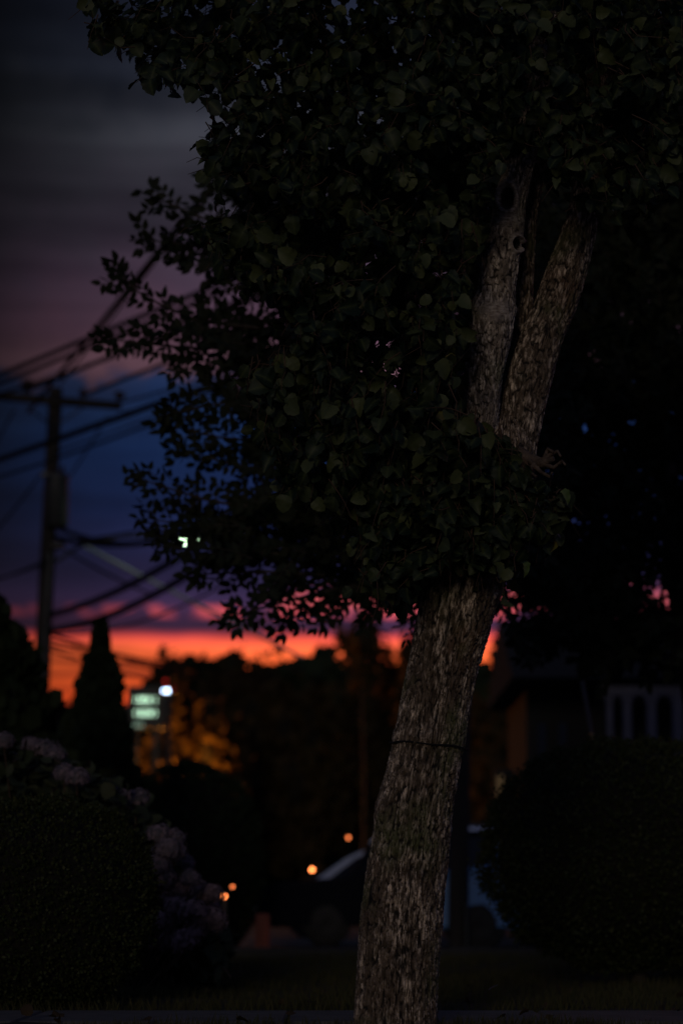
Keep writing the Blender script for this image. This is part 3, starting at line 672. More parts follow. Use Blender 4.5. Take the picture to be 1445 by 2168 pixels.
# ------------------------------------------------------------------ hydrangea
hy = empty('hydrangea_bush', (P(200, 1800, 15).x, 15, 0)); tag(hy, 'mauve mophead hydrangea bush behind the boxwood shrub', 'shrub')
hc = Vector(hy.location)
heads = [(8,1570),(22,1612),(66,1580),(46,1632),(116,1602),(96,1592),(136,1638),(163,1648),(118,1668),(226,1660),(258,1692),(291,1693),(336,1768),(364,1778),(374,1806),(386,1830),(334,1832),(344,1862),(402,1862),(384,1884),(446,1896),(428,1912),(408,1932),(452,1948),(372,1958),(346,1950),(436,1992),(322,1990),(392,1994),(350,1905),(300,1960),(355,1800),(410,1885),(425,1950),(395,1945),(360,1990),(440,1925),(415,1975),(370,1920),(345,1785)]
def mophead(seed):
    r = np.random.default_rng(seed); n = 170; V, F, Rn = [], [], []; k = 0
    for i in range(n):
        z = 1-1.55*(i+.5)/n; ph = i*2.399; q = math.sqrt(max(0, 1-z*z)); d = np.array([q*math.cos(ph), q*math.sin(ph), z*.86])
        d = d*(1+.10*r.normal()); nn = d/np.linalg.norm(d); a = np.cross(nn, r.normal(size=3)); a /= np.linalg.norm(a); b = np.cross(nn, a)
        s = .17*r.uniform(.8, 1.2); rr = r.random()
        for j in range(4):
            w = j*math.pi/2; u = a*math.cos(w)+b*math.sin(w); v = np.cross(nn, u)
            V += [d, d+u*s*.6+v*s*.45+nn*.03, d+u*s*1.05+nn*.01, d+u*s*.6-v*s*.45+nn*.03]; F += [(k, k+1, k+2), (k, k+2, k+3)]; Rn += [rr]*4; k += 4
    return np.array(V), np.array(F), np.array(Rn)
mh = []
for sd_ in range(3):
    V, F, Rn = mophead(sd_)
    mh.append((npmesh('flower_head', V, F, M['hyd'], attrs={'rnd': Rn*.8}), npmesh('flower_head', V, F, M['hyd_b'], attrs={'rnd': Rn*.8})))
stem = MB()
for i, (x, y) in enumerate(heads):
    D = 14.7+rng.uniform(-.25, .5)+(.2 if y < 1720 else 0); p = P(x, y, D)-hc
    o = link('flower_head', mh[i % 3][0 if y < 1880 else 1], hy, p); o.scale = (.073*rng.uniform(.85, 1.2),)*3; o.rotation_euler = (rng.uniform(-.5,.3), rng.uniform(-.4,.4), rng.uniform(0,6))
    stem.tube([(p.x*.5, p.y*.3, 0), (p.x*.85, p.y*.9, p.z*.6), (p.x, p.y, p.z-.02)], [.007,.005,.004], 4)
stem.build('stem', M['twig'], hy)
n = 2600; px = rng.uniform(-60, 470, n); t = np.clip(px/440, 0, 1); topy = 1570+60*t+330*t**3.2; py = topy+10+rng.random(n)*(2050-topy)
pos = Parr(px, py, 15.1+rng.uniform(-.35, .5, n))-np.array(hc); pos[:, 2] = np.maximum(pos[:, 2], .03)
leaf_mass('foliage', [ELL[0], PEAR[0]], pos, frames(unit(n)+np.array([0,-.3,-.2]), unit(n)*.6+np.array([0,-.6,.7])), rng.uniform(.08, .14, n), M['hyd_leaf'], hy)

# ------------------------------------------------------------------ conifers at the left
def conifer(label, px, topy, D, base_w, n, power=1.25, group=None, tuft=.16):
    b = P(px, topy, D); H = b.z; root = empty('arborvitae', (b.x, D, 0)); tag(root, label, 'conifer', group)
    MB().tube([(0,0,-.03),(0,0,H*.96)], [.10,.01], 8).build('trunk', M['dark_bark'], root)
    h = 1-rng.random(n)**.75; rad = base_w*np.minimum(1, (h*1.0)**power+.03)*(1+.12*np.sin(h*40)+.17*rng.normal(size=n)); ph = rng.random(n)*2*math.pi
    rr = rad*np.sqrt(rng.uniform(.45, 1, n)); pos = np.stack([rr*np.cos(ph), rr*np.sin(ph), H*(1-h)], 1); pos[:, 2] = np.maximum(pos[:, 2], .03)
    tuft = tuft*np.where(h < .12, .55, 1.0)
    ax = np.stack([np.cos(ph)*.45, np.sin(ph)*.45, np.ones(n)], 1)+rng.normal(size=(n,3))*.25
    leaf_mass('foliage', CLUMP, pos, frames(ax, np.stack([np.cos(ph), np.sin(ph), np.zeros(n)], 1)+rng.normal(size=(n,3))*.5), tuft*rng.uniform(.5, 1.1, n), M['conifer'], root)
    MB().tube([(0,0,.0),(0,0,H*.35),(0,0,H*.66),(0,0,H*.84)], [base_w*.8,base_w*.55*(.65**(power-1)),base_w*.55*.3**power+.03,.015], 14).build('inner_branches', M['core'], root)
conifer('narrow pointed arborvitae standing black against the orange horizon', 213, 1318, 27, .68, 18000, 1.05, tuft=.15)
conifer('wide dark evergreen cut off by the left edge below the utility pole', -40, 1245, 22, 1.12, 22000, .8, tuft=.18)

# ------------------------------------------------------------------ far trees
def far_tree(label, px, topy, D, wpx, hpx, n, group='trees along the far side of the road', leaf=.24, air=.0, seed=0):
    c = P(px, topy+hpx/2, D); rx = wpx/2*S(D); rz = hpx/2*S(D); root = empty('far_tree', (c.x, D, 0)); q_ = D/52.; tag(root, label, 'tree', group)
    r = np.random.default_rng(seed)
    tp = [(0,0,-.1),(.1,0,c.z*.5),(-.05,0,c.z),(.1,0,c.z+rz*.6)]
    MB().tube(tp, [(.17*q_ if not air else .05)*v for v in (1,.8,.55,.18)], 10).build('trunk', M['dark_bark'], root)
    k = 26; cc = r.normal(size=(k, 3)); cc /= np.linalg.norm(cc, axis=1, keepdims=True); cc *= r.uniform(.25, .92, (k, 1))
    pts = cc[r.integers(0, k, n)]+r.normal(size=(n, 3))*r.uniform(.09, .2, (n, 1))
    pos = pts*np.array([rx, min(rx, 5), rz])+np.array([0, 0, c.z])
    l = MB()
    for q in cc[:14]: l.tube([(0,0,c.z-rz*.5), tuple(q*np.array([rx,2,rz])*.5+np.array([0,0,c.z-rz*.1])), tuple(q*np.array([rx,2.5,rz])+np.array([0,0,c.z]))], [.07,.04,.012], 5)
    l.build('branch', M['dark_bark'], root)
    pos[:, 2] = np.maximum(pos[:, 2], .1)
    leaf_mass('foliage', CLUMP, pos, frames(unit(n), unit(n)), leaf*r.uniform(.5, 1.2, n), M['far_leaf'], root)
    if not air:
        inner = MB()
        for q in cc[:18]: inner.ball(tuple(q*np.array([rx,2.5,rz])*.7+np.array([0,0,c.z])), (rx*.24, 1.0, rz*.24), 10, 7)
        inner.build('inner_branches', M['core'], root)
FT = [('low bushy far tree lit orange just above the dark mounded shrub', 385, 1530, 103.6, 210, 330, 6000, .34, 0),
      ('far tree with its lower left side lit orange by the assumed yard lamp', 415, 1432, 104, 190, 420, 9000, .42, 0),
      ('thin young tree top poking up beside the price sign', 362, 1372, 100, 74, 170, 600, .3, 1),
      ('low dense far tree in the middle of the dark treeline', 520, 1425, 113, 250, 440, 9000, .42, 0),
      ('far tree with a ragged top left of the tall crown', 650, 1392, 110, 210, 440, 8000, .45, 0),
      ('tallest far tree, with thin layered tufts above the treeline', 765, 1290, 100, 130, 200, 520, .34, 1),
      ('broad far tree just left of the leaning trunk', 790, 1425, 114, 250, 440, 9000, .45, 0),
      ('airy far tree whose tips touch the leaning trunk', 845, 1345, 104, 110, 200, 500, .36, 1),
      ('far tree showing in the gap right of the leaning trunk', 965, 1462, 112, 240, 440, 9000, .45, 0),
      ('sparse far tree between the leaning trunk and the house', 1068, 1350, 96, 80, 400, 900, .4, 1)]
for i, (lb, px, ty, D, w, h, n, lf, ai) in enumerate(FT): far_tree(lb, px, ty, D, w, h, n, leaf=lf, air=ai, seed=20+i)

n = 30000; px = rng.uniform(-200, 1700, n); D = rng.uniform(118, 130, n)
topy = np.where((px > 335) & (px < 1035), 1432, 1540)+16*np.sin(px/40)+14*np.sin(px/17+1)+rng.normal(size=n)*8; py = topy+(1930-topy)*rng.random(n)**1.0
leaf_mass('distant_foliage', CLUMP, Parr(px, py, D), frames(unit(n), unit(n)), rng.uniform(.6, 1.5, n), M['conifer'])

# ------------------------------------------------------------------ assumed yard lamp, unseen, added to light the far foliage orange
yp = P(368, 1668, 100.6); yl = empty('assumed_yard_lamp', (yp.x, 100.4, 0)); tag(yl, 'assumed orange sodium yard lamp on an added post, unseen behind the dark mounded shrub', 'lamp')
MB().tube([(0,0,-.03),(0,0,yp.z-.12)], [.07,.05], 10).build('post', M['darkmetal'], yl)
MB().ball((0,0,yp.z), .10).build('globe', M['sodium'], yl)
MB().box((0,0,yp.z+.13), (.2,.2,.04), bev=.015).build('cap', M['darkmetal'], yl)
ld = bpy.data.lights.new('assumed_yard_lamp_light', 'POINT'); ld.energy = 2300; ld.color = (1,.31,.03); ld.shadow_soft_size = .3  # point light added at the assumed lamp to give the foliage its orange glow
lo = bpy.data.objects.new('assumed_yard_lamp_light', ld); COL.objects.link(lo); lo.parent = yl; lo.location = (0, -.25, yp.z)
# ------------------------------------------------------------------ utility poles and wires
DP = 43.0
def utility_pole(label, base, top, r0, r1, arms, extra=True):
    root = empty('utility_pole', (base.x, base.y, 0)); tag(root, label, 'utility pole', 'utility poles along the road'); b = Vector((base.x, base.y, 0))
    tp = top-b
    MB().tube([(0,0,-.05), tp*.5, tp], [r0,(r0+r1)/2,r1], 14).build('pole', M['wood'], root)
    return root, tp
topL = P(118, 822, DP); baseL = P(62, 1980, DP); baseL.z = 0
up, tp = utility_pole('leaning wooden utility pole with crossarm and transformer at the left', baseL, topL, .17, .125, None)
lo_ = lambda px, py, D=DP: P(px, py, D)-Vector((baseL.x, baseL.y, 0))
a0, a1 = lo_(-40,838,DP-.1), lo_(258,862,DP-.1)
ca = MB(); v = a1-a0; ang = math.atan2(v.z, v.x)
ca.box((a0+a1)/2+Vector((0,-.1,0)), (v.length,.11,.15), bev=.01, M=Matrix.Rotation(-ang, 3, 'Y')); ca.build('crossarm', M['wood'], up)
for (x, y) in ((52,828),(62,826),(175,845),(250,850),(-20,822)):
    q = lo_(x, y, DP-.2); MB().tube([q+Vector((0,0,-.06)), q+Vector((0,0,.04)), q+Vector((0,0,.06)), q+Vector((0,0,.15)), q+Vector((0,0,.2))], [.02,.03,.06,.065,.03], 10).build('insulator', M['porcelain'], up)
MB().box(lo_(256,838,DP-.2), (.16,.12,.12), bev=.03).build('arrester', M['porcelain'], up)
for s in (-1, 1): MB().tube([lo_(118+s*62,860,DP-.15), lo_(113,905,DP-.12)], .018, 6).build('brace', M['steel'], up)
tr = MB(); q = lo_(120,1058,DP-.32)
tr.tube([q+Vector((0,0,-.5)), q+Vector((0,0,-.46)), q+Vector((0,0,.38)), q+Vector((0,0,.42)), q+Vector((0,0,.46))], [.17,.21,.21,.225,.18], 18)
trf = tr.build('transformer', M['steel'], up)
for s in (-.09, .09): MB().tube([q+Vector((s,0,.44)), q+Vector((s,0,.5)), q+Vector((s*1.1,0,.62))], [.04,.05,.02], 8).build('bushing', M['porcelain'], trf)
MB().box(lo_(106,1005,DP-.2), (.3,.12,.06)).build('bracket', M['steel'], up)
MB().box(lo_(122,1155,DP-.15), (.24,.14,.14), bev=.03).build('cable_clamp', M['darkmetal'], up)
MB().tube([lo_(106,1170,DP-.22), lo_(98,1300,DP-.24), lo_(90,1500,DP-.24), lo_(70,1890,DP-.24)], .035, 8).build('conduit', M['steel'], up)
# second pole behind the leaning trunk
DQ = 28.5
bq = P(968, 2010, DQ); bq.z = 0; tq = P(992, 250, DQ)
uq, tpq = utility_pole('utility pole rising just behind the right side of the leaning trunk', bq, tq, .118, .10, None)
MB().box(Vector((0,-.16,tpq.z-.35))+Vector((tpq.x,tpq.y,0)), (2.3,.10,.13), bev=.01).build('crossarm', M['wood'], uq)
MB().tube([Vector((.10,-.12,.0)), Vector((.10,-.12,.55))], .022, 6).build('ground_guard', M['steel'], uq)
# wires
def wire(label, a, b, sag, r, m=None, grp='overhead wires', n=26, lab=None):
    a = P(*a); b = P(*b); pts = []
    for i in range(n+1):
        t = i/n; p = a.lerp(b, t); p.z -= sag*4*t*(1-t); pts.append(p)
    o = MB().tube(pts, r*1.3, 6, cap=False).build('overhead_wire', m or M['cable']); tag(o, label, 'wire', grp)
wire('upper thick overhead wire crossing high above the pole top', (-300,912,46),(1000,372,DQ), .05, .030)
wire('thick overhead wire twinned just below the highest one', (-300,925,46),(1000,386,DQ+.2), .1, .026)
wire('overhead wire from the near end of the left crossarm into the leaves', (52,826,DP),(1010,392,DQ), .12, .030)
wire('overhead wire from the middle insulator into the leaves', (175,838,DP),(1030,540,DQ), -.08, .026)
wire('overhead wire from the far left insulator', (-20,840,DP),(970,430,DQ+.3), .2, .022)
wire('overhead wire leaving the right end of the crossarm', (258,852,DP),(1030,560,DQ), .15, .016)
wire('lower overhead wire leaving the right end of the crossarm', (262,872,DP),(1030,590,DQ), .2, .014)
wire('low thick overhead wire passing in front of the pole below the crossarm', (-300,1078,42),(1000,620,DQ), .0, .036)
wire('thin overhead wire just above the low thick wire', (-300,1085,42),(1000,590,DQ), .35, .016)
wire('thin steep wire climbing from the crossarm towards the crown', (60,872,DP),(560,255,20), .0, .026)
wire('second steep wire beside the first, climbing to the crown', (128,812,DP+6),(600,200,24), .0, .020)
wire('drop wire running down left from the crossarm', (30,868,DP),(-150,1160,40), .1, .014)
wire('drop wire running down left from the transformer', (90,1000,DP),(-120,1240,40), .1, .014)
wire('thin wire running down from the blue sky to the transformer', (228,880,DP+1),(140,1020,DP), .03, .013)
wire('thin left wire low on the pole', (105,1190,DP),(-200,1240,40), .15, .014)
wire('sagging bundled cable leaving the clamp towards the street lamp', (125,1118,DP),(520,1075,36), .40, .034)
wire('sagging bundled cable just under the first one', (122,1138,DP),(520,1082,36), .30, .036)
wire('flat cable from the clamp behind the street lamp', (118,1150,DP),(560,1072,36), .05, .018)
wire('heavy telephone cable swinging up right from the lower pole', (100,1303,DP),(620,1000,32), .30, .042)
wire('second heavy telephone cable below the first', (98,1336,DP),(660,1010,32), .42, .042)
wire('third slack cable close over the orange horizon', (96,1342,DP),(700,1080,33), .5, .014)
wire('thin cable low across the orange horizon', (92,1352,DP+2),(560,1440,60), .05, .02)
wire('second thin cable low across the orange horizon', (92,1362,DP+2),(560,1462,60), .05, .02)
wire('thin slack cable crossing the orange horizon from the pole', (95,1338,DP),(420,1432,58), .05, .02)
wire('thin cable between the pointed arborvitae and the treeline', (90,1372,DP+4),(470,1480,62), .05, .018)
wire('thin cable sagging low behind the heavy telephone cables', (140,1165,DP),(330,1262,46), .05, .018)
wire('thin cable crossing the blue sky under the low thick wire', (108,960,DP),(980,600,DQ), .1, .012)
wire('thin cable from the left edge to the cable clamp', (-120,1262,40),(112,1180,DP), .05, .014)
wire('pale service wire catching the street lamp light', (150,1140,DP),(640,1392,48), .02, .026, M['baresteel'])
wire('guy wire slanting down to the rounded hedge', (1205,1300,24),(1258,1592,20.5), 0, .012, M['steel'], 'guy wires')
gy = MB().tube([P(1251,1556,20.8), P(1262,1612,20.3), P(1300,1800,19)], .02, 8).build('guy_guard', M['yellowguard']); tag(gy, 'dull yellow guard sleeve on the foot of the guy wire', 'cable guard')
# ------------------------------------------------------------------ street lamp on the left pole
sl = empty('street_lamp', baseL); tag(sl, 'cobra head street lamp glowing greenish white through the leaf tips', 'street lamp')
arm = [lo_(116,1190), lo_(180,1150), lo_(260,1135), lo_(345,1138)]
MB().tube(arm, [.035,.032,.03,.03], 8).build('arm', M['steel'], sl)
hd = MB(); hpts = [lo_(340,1138), lo_(360,1136), lo_(395,1134), lo_(425,1136), lo_(440,1140)]
hd.tube(hpts, [.05,.09,.12,.11,.05], 12); hd.build('lamp_head', M['steel'], sl)
q = lo_(400,1148); MB().ball(q, (.25,.10,.028), 16, 8).build('lens', M['lamplens'], sl)
ld = bpy.data.lights.new('street_lamp_light', 'POINT'); ld.energy = 6; ld.color = (.72,1,.70); ld.shadow_soft_size = .12
lo = bpy.data.objects.new('street_lamp_light', ld); COL.objects.link(lo); lo.parent = sl; lo.location = q+Vector((0,-.1,-.22))

# ------------------------------------------------------------------ price sign and far lights
DS = 94; c = P(308, 1497, DS); ps = empty('price_sign', (c.x, DS, 0)); tag(ps, 'lit price sign with two rows of glowing green white digits', 'sign'); s_ = S(DS)
MB().box((0,.2,c.z), (78*s_,.3,90*s_), bev=.04).build('cabinet', M['darkmetal'], ps)
for dx in (-22, 22): MB().box((dx*s_, .2, (c.z-45*s_)/2), (.2,.2,c.z-45*s_)).build('post', M['darkmetal'], ps)
for row, xs in ((1482,(287,297,305,315,328)), (1510,(287,298,308,318,328))):
    z = c.z+(1497-row)*s_
    for i, x in enumerate(xs):
        MB().box(((x-308)*s_, .02, z), ((2.0 if 0 < i < 4 else .9)*s_,.06,11*s_), bev=.01).build('lit_digit', M['led'], ps)
for x in (286,294,301): MB().box(((x-308)*s_, .02, c.z-38*s_), (1.5*s_,.06,7*s_)).build('lit_digit', M['led2'], ps)
DF = 92; c = P(354, 1463, DF); fl = empty('floodlight', (c.x, DF, 0)); tag(fl, 'small cool white floodlight beside the top of the price sign', 'floodlight'); s_ = S(DF)
MB().tube([(0,.2,0),(0,.2,c.z-.1)], .07, 8).build('pole', M['darkmetal'], fl)
MB().box((0,.12,c.z), (24*s_,.2,9*s_), bev=.04).build('housing', M['darkmetal'], fl)
for x in (-7,1,5): MB().ball((x*s_,-.02,c.z), 2.0*s_ if x < 0 else 2.8*s_, 10, 6).build('lamp', M['bluewhite'], fl)
ts = empty('traffic_signal', (P(359,1449,90).x, 90, 0)); tag(ts, 'distant traffic signal with two faint red lenses above the floodlight', 'traffic light'); cz = P(359,1449,90).z; s_ = S(90)
MB().tube([(0,.3,0),(0,.3,cz)], .06, 8).build('pole', M['darkmetal'], ts)
for (x, y) in ((350,1443),(367,1456)):
    f = MB().box(((x-359)*s_, .1, cz+(1449-y)*s_), (9*s_,.16,14*s_), bev=.03).build('signal_housing', M['darkmetal'], ts)
    MB().ball(((x-359)*s_, -.02, cz+(1449-y)*s_), 3.2*s_, 10, 6).build('lens', M['redlens'], f)
# ------------------------------------------------------------------ far low building
DBD = 135; bc = P(15,1700,DBD).x; fb = empty('far_building', (bc, DBD, 0)); tag(fb, 'low flat roofed far building between the evergreens at the left', 'building'); hz = P(190,1500,DBD).z
bw = 2*(P(286,1700,DBD).x-bc)
MB().box((0,5,hz/2-.2), (bw,10,hz-.4)).build('wall', M['farwall'], fb)
MB().box((0,5,hz-.1), (bw+.4,10.4,.5), bev=.03).build('roof', M['shingle'], fb)
for j in range(3):
    for i in range(6):
        w = MB().box((-bw/2+1.3+i*2.3,-.03,hz*(.2+.28*j)), (1.2,.08,1.5)).build('window', M['siding'], fb); MB().box((-bw/2+1.3+i*2.3,-.08,hz*(.2+.28*j)), (1.0,.04,1.3)).build('pane', M['glass'], w)

# ------------------------------------------------------------------ house on the right
DH = 38; s_ = S(DH); hx = P(1130,1700,DH).x; hs = empty('porch_house', (hx, DH, 0)); tag(hs, 'dark house with white porch columns behind the rounded hedge', 'house')
zt = P(1300,1462,DH).z; w_ = 6.6
MB().box((w_/2, 3.6, zt/2), (w_, 4.4, zt+.3)).build('wall', M['siding'], hs)
rf = MB(); zr = zt+.16
rf.add([(-.35,-.5,zr),(w_+.4,-.5,zr),(w_+.4,6.2,zr),(-.35,6.2,zr),(-.35,2.6,zr+1.25),(w_+.4,2.6,zr+1.25)], [(0,1,5,4),(2,3,4,5),(0,4,3),(1,2,5),(3,2,1,0)]); rf.build('roof', M['shingle'], hs)
x0 = P(1268,1700,DH).x-hx
MB().box(((w_+x0)/2, -.1, zt-.02), (w_-x0, .16, .16), bev=.01).build('porch_beam', M['white'], hs)
MB().box(((w_+x0)/2, .65, zt*.30), (w_-x0, 1.5, .16)).build('porch_floor', M['wood'], hs)
for px, wd in ((1288,.10),(1325,.13),(1376,.15),(1432,.17),(1490,.16)):
    x = P(px,1520,DH).x-hx
    cf = MB().box((x, -.1, (zt*.32+zt-.1)/2), (wd,wd,zt*.68-.1), bev=.01).build('column', M['white'], hs)
    MB().box((x, -.1, zt-.15), (wd*1.5,wd*1.3,.08), bev=.01).build('capital', M['white'], cf)
for i in range(26):
    x = x0+.12+i*.15
    if x < w_: MB().box((x,-.1,zt*.30+.42), (.035,.035,.75)).build('baluster', M['white'], hs)
MB().box(((w_+x0)/2,-.1,zt*.30+.82), (w_-x0,.06,.06)).build('railing', M['white'], hs)
for px in (1160,1205):
    x = P(px,1450,DH).x-hx
    wf = MB().box((x,1.38,zt*.76), (.20,.06,1.15), bev=.01).build('window', M['siding'], hs)
    MB().box((x,1.34,zt*.76), (.13,.03,1.02)).build('pane', M['glass'], wf)
x = P(1058,1662,DH).x-hx
wf = MB().box((x+.14,1.2,P(1058,1664,DH).z), (.32,.5,.62)).build('side_bay', M['siding'], hs)
MB().box((x+.06,.93,P(1058,1664,DH).z), (.10,.03,.42)).build('warm_strip', M['warmstrip'], wf)  # narrow warm emissive strip on the side bay
# ------------------------------------------------------------------ vehicles
def car(name, label, X, D, ground, Lc, Wc, prof, glass, paint, rz=0, wheels=(.8,3.6), rw=.34, group='vehicles parked along the road', glint=(), mirror=None, zoff=0):
    root = empty(name, (X, D, zoff), rz); tag(root, label, name.split('_')[-1] if name != 'parked_suv' else 'SUV', group)
    def loft(pts, w, inset, m_, nm, zmin, zmax, zi):
        """side outline swept over the width, pulled in with height"""
        v = []; f = []; n = len(pts); sl_ = [(-1,.10),(-.93,.02),(-.5,0),(.5,0),(.93,.02),(1,.10)]
        for sy, e in sl_:
            for (x, z) in pts:
                k = max(0, (z-zi)/(zmax-zi)); cx = sum(p[0] for p in pts)/n; cz = sum(p[1] for p in pts)/n
                v.append((cx+(x-cx)*(1-e*.25), sy*w/2*(1-inset*k), cz+(z-cz)*(1-e*.35)))
        for j in range(len(sl_)-1):
            for i in range(n): f.append((j*n+i, j*n+(i+1)%n, (j+1)*n+(i+1)%n, (j+1)*n+i))
        f += [tuple(range(n-1,-1,-1)), tuple((len(sl_)-1)*n+i for i in range(n))]
        b = MB().add(v, f).build(nm, m_, root)
        me = b.data; me.polygons.foreach_set('use_smooth', [False]*len(me.polygons)); return b
    zs = [z for x, z in prof]; body = loft(prof, Wc, .22, paint, 'body', min(zs), max(zs), max(zs)*.56)
    bv = body.modifiers.new('bevel', 'BEVEL'); bv.width = .05; bv.segments = 3; bv.angle_limit = math.radians(20)
    H = max(zs)
    for gi, gl in enumerate(glass):
        for s in (-1, 1):
            v = []; th = .01
            for (x, z) in gl:
                k = max(0, (z-H*.56)/(H-H*.56)); v.append((x, s*(Wc/2*(1-.22*k)*.995-0.0), z))
            for (x, z) in gl:
                k = max(0, (z-H*.56)/(H-H*.56)); v.append((x, s*(Wc/2*(1-.22*k)*.995+.012), z))
            n = len(gl); f = [tuple(range(n)), tuple(range(2*n-1,n-1,-1))]+[(i,(i+1)%n,n+(i+1)%n,n+i) for i in range(n)]
            MB().add(v, f).build('side_window', M['glass'], root)
    for wx in wheels:
        for s in (-1, 1):
            y = s*(Wc/2-.12); w = MB().tube([(wx,y-.11,rw),(wx,y-.09,rw),(wx,y+.09,rw),(wx,y+.11,rw)], [rw*.9,rw,rw,rw*.9], 22).build('wheel', M['rubber'], root)
            rim = MB().tube([(wx,y+s*.112,rw),(wx,y+s*.125,rw)], [rw*.66,rw*.6], 20)
            for a in range(5):
                w0 = a*2*math.pi/5; rim.box((wx+math.cos(w0)*rw*.35, y+s*.13, rw+math.sin(w0)*rw*.35), (rw*.6,.02,.06), M=Matrix.Rotation(-w0, 3, 'Y'))
            rim.build('rim', M['rim'], w)
    for s in (-1, 1):
        MB().box((.12, s*(Wc/2-.28), H*.44), (.16,.36,.15), bev=.04).build('headlight', M['headlens'], root)
        MB().box((Lc-.09, s*(Wc/2-.2), H*.5), (.14,.2,.28), bev=.04).build('tail_light', M['taillens'], root)
        MB().box((mirror or Lc*.3, s*(Wc/2+.1), H*.62), (.12,.2,.14), bev=.04).build('wing_mirror', paint, root)
        for hx_ in (Lc*.42, Lc*.62): MB().box((hx_, s*(Wc/2+.005), H*.53), (.18,.04,.035), bev=.01).build('door_handle', M['darkmetal'], root)
    MB().box((.0, 0, .38), (.12,Wc*.86,.16), bev=.03).build('bumper', M['darkmetal'], root)
    MB().box((Lc-.01, 0, .42), (.12,Wc*.86,.16), bev=.03).build('bumper', M['darkmetal'], root)
    for (x, y, z, r_, mm) in glint: MB().ball((x,y,z), r_, 10, 7).build('lamp_glint', mm, root)  # glowing balls stand in for lamp reflections on the bodywork
    return root
D1 = 33.0; X1 = XW(548, D1)
suv = [(0.02,.38),(0,.60),(.06,.76),(.35,.84),(1.08,.90),(1.22,.96),(1.52,1.38),(1.68,1.49),(2.3,1.54),(3.4,1.53),(4.1,1.47),(4.4,1.38),(4.6,1.0),(4.70,.8),(4.72,.45),(4.6,.28),(.2,.25)]
gl = [[(1.42,.98),(1.70,1.36),(2.4,1.42),(2.4,.96)],[(2.5,.96),(2.5,1.42),(3.35,1.42),(3.35,.96)],[(3.45,.96),(3.45,1.42),(4.1,1.37),(4.35,.98)]]
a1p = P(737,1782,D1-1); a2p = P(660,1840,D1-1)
cr = car('parked_car', 'black car seen from the side with a sky highlight painted on its roof, left of the leaning trunk', X1, D1, 0, 4.72, 1.9, suv, gl, M['navy'], wheels=(.92,3.75), rw=.33, mirror=1.5, zoff=-.02,
    glint=[(a1p.x-X1,-.80,1.42,.022,M['glint_dim']),(a2p.x-X1,-.92,a2p.z+.01,.026,M['glint'])])
rp_ = MB(); v = []
RX = [1.50,1.62,1.75,2.3,3.4,4.1,4.38]; RZ = [1.385,1.475,1.525,1.575,1.565,1.505,1.41]; WY = [-.79,-.70,-.4,.4,.70,.79]; WD = [.055,.012,0,0,.012,.055]
for x, z in zip(RX, RZ): v += [(x, w, z-d) for w, d in zip(WY, WD)]
rp_.add(v, [(i*6+j, (i+1)*6+j, (i+1)*6+j+1, i*6+j+1) for i in range(6) for j in range(5)], True); rp_.build('roof', M['roof_white_sheen'], cr)  # white panel paints the sky's highlight onto the dark car's roof
for s_q in (-1, 1): MB().tube([(2.0,s_q*.58,1.57),(2.1,s_q*.58,1.61),(3.7,s_q*.58,1.60),(3.8,s_q*.58,1.55)], .018, 6).build('roof_rail', M['steel'], cr)
D4 = 29.5; X4 = XW(935, D4)
van = [(0.02,.38),(0,.66),(.06,.85),(.4,.93),(.95,1.0),(1.05,1.04),(1.45,1.50),(1.6,1.585),(2.3,1.62),(3.6,1.62),(4.2,1.58),(4.5,1.45),(4.62,1.0),(4.70,.8),(4.72,.45),(4.6,.28),(.2,.25)]
gv = [[(1.25,1.05),(1.6,1.46),(2.2,1.50),(2.2,1.03)],[(2.3,1.03),(2.3,1.50),(3.25,1.50),(3.25,1.03)],[(3.35,1.03),(3.35,1.50),(4.1,1.46),(4.35,1.05)]]
cv = car('parked_car', 'blue minivan with a pale roof, half hidden between the utility pole and the hedge', X4-.55, D4, 0, 4.72, 1.9, van, gv, M['blue'], wheels=(.92,3.75), rw=.34, mirror=1.3, zoff=-.02)
rp_ = MB(); v = []
for x, z in zip(RX, [1.50,1.575,1.60,1.655,1.655,1.61,1.53]): v += [(x, w, z-d) for w, d in zip(WY, (.17,.03,0,0,.03,.17))]
rp_.add(v, [(i*6+j, (i+1)*6+j, (i+1)*6+j+1, i*6+j+1) for i in range(6) for j in range(5)], True); rp_.build('roof', M['roof_white_sheen'], cv)
D2 = 41; X2 = XW(575, D2)
sed = [(0,.4),(0,.62),(.1,.78),(.95,.92),(1.5,1.30),(1.75,1.42),(2.5,1.45),(3.1,1.38),(3.8,1.0),(4.35,.92),(4.45,.6),(4.4,.3),(.15,.26)]
gs = [[(1.2,.95),(1.68,1.32),(2.3,1.36),(2.3,.95)],[(2.4,.95),(2.4,1.36),(3.05,1.31),(3.5,.96)]]
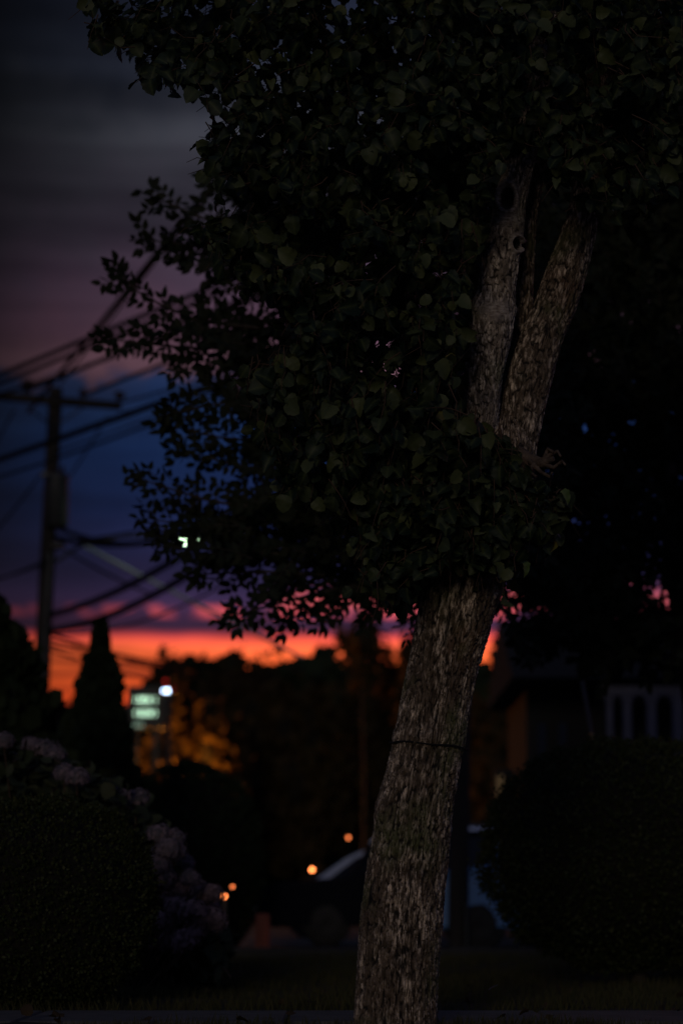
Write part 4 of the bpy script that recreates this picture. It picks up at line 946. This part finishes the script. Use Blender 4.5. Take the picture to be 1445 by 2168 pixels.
car('parked_car', 'pale silver car whose roof shows behind the hood of the black car', X2-.25, D2, 0, 4.45, 1.78, sed, gs, M['silver'], wheels=(.85,3.5), rw=.31, zoff=-.02, mirror=1.4)
D3 = 30; X3 = XW(497, D3)
car('parked_car', 'light car mostly hidden behind the hydrangea beside small orange glints', X3-.2, D3+.5, 0, 4.45, 1.78, sed, gs, M['wine'], rz=math.radians(180-18), wheels=(.85,3.5), rw=.31, zoff=-.02, mirror=1.4, glint=[])
am = empty('glint_post', (P(475,1898,26).x, 26, 0)); tag(am, 'slim added post holding orange balls for lamp reflections beside the hydrangea', 'added post'); z = P(475,1898,26).z  # added post; its glowing balls replace lamp reflections on the cars
MB().box((0,.03,z/2), (.05,.03,z), bev=.01).build('post', M['darkmetal'], am); MB().ball((0,0,z), .020, 10, 7).build('lamp', M['glint'], am)  # added post; the glowing ball stands in for a lamp reflection
MB().ball((P(492,1878,26).x-P(475,1898,26).x,0,P(492,1878,26).z), .016, 10, 7).build('lamp', M['glint_dim'], am)  # dimmer glowing ball standing in for a lamp reflection
MB().tube([(0,0,z),(P(492,1878,26).x-P(475,1898,26).x,.02,P(492,1878,26).z)], .008, 6).build('bracket', M['darkmetal'], am)
rp = P(556,1935,25.6); po = MB().box((rp.x,25.6,rp.z/2), (.15,.15,rp.z), bev=.015).build('wooden_post', M['redwood']); tag(po, 'short reddish wooden post in front of the black car', 'post')
n = 60; y = rng.uniform(10.3, 15.5, n); x = rng.uniform(-.17, .17, n)*y; pos = np.stack([x, y, np.full(n, .045)], 1)
leaf_mass('fallen_leaves', PEAR, pos, frames(unit(n)*[1,1,.15], np.array([0,0,1.])+rng.normal(size=(n,3))*.35), rng.uniform(.035, .06, n), M['litter'])
# pale stalk lying in the grass
tag(MB().tube([P(1034,2096,12.6),P(1042,2090,12.65),P(1053,2086,12.7)], .0022, 5).build('stalk', M['white']), 'thin pale straw lying in the dark grass right of the trunk', 'straw')
for o in (g, g2): pass
print('objects', len(bpy.data.objects), 'tris', sum(len(o.data.polygons) for o in bpy.data.objects if o.type == 'MESH'))
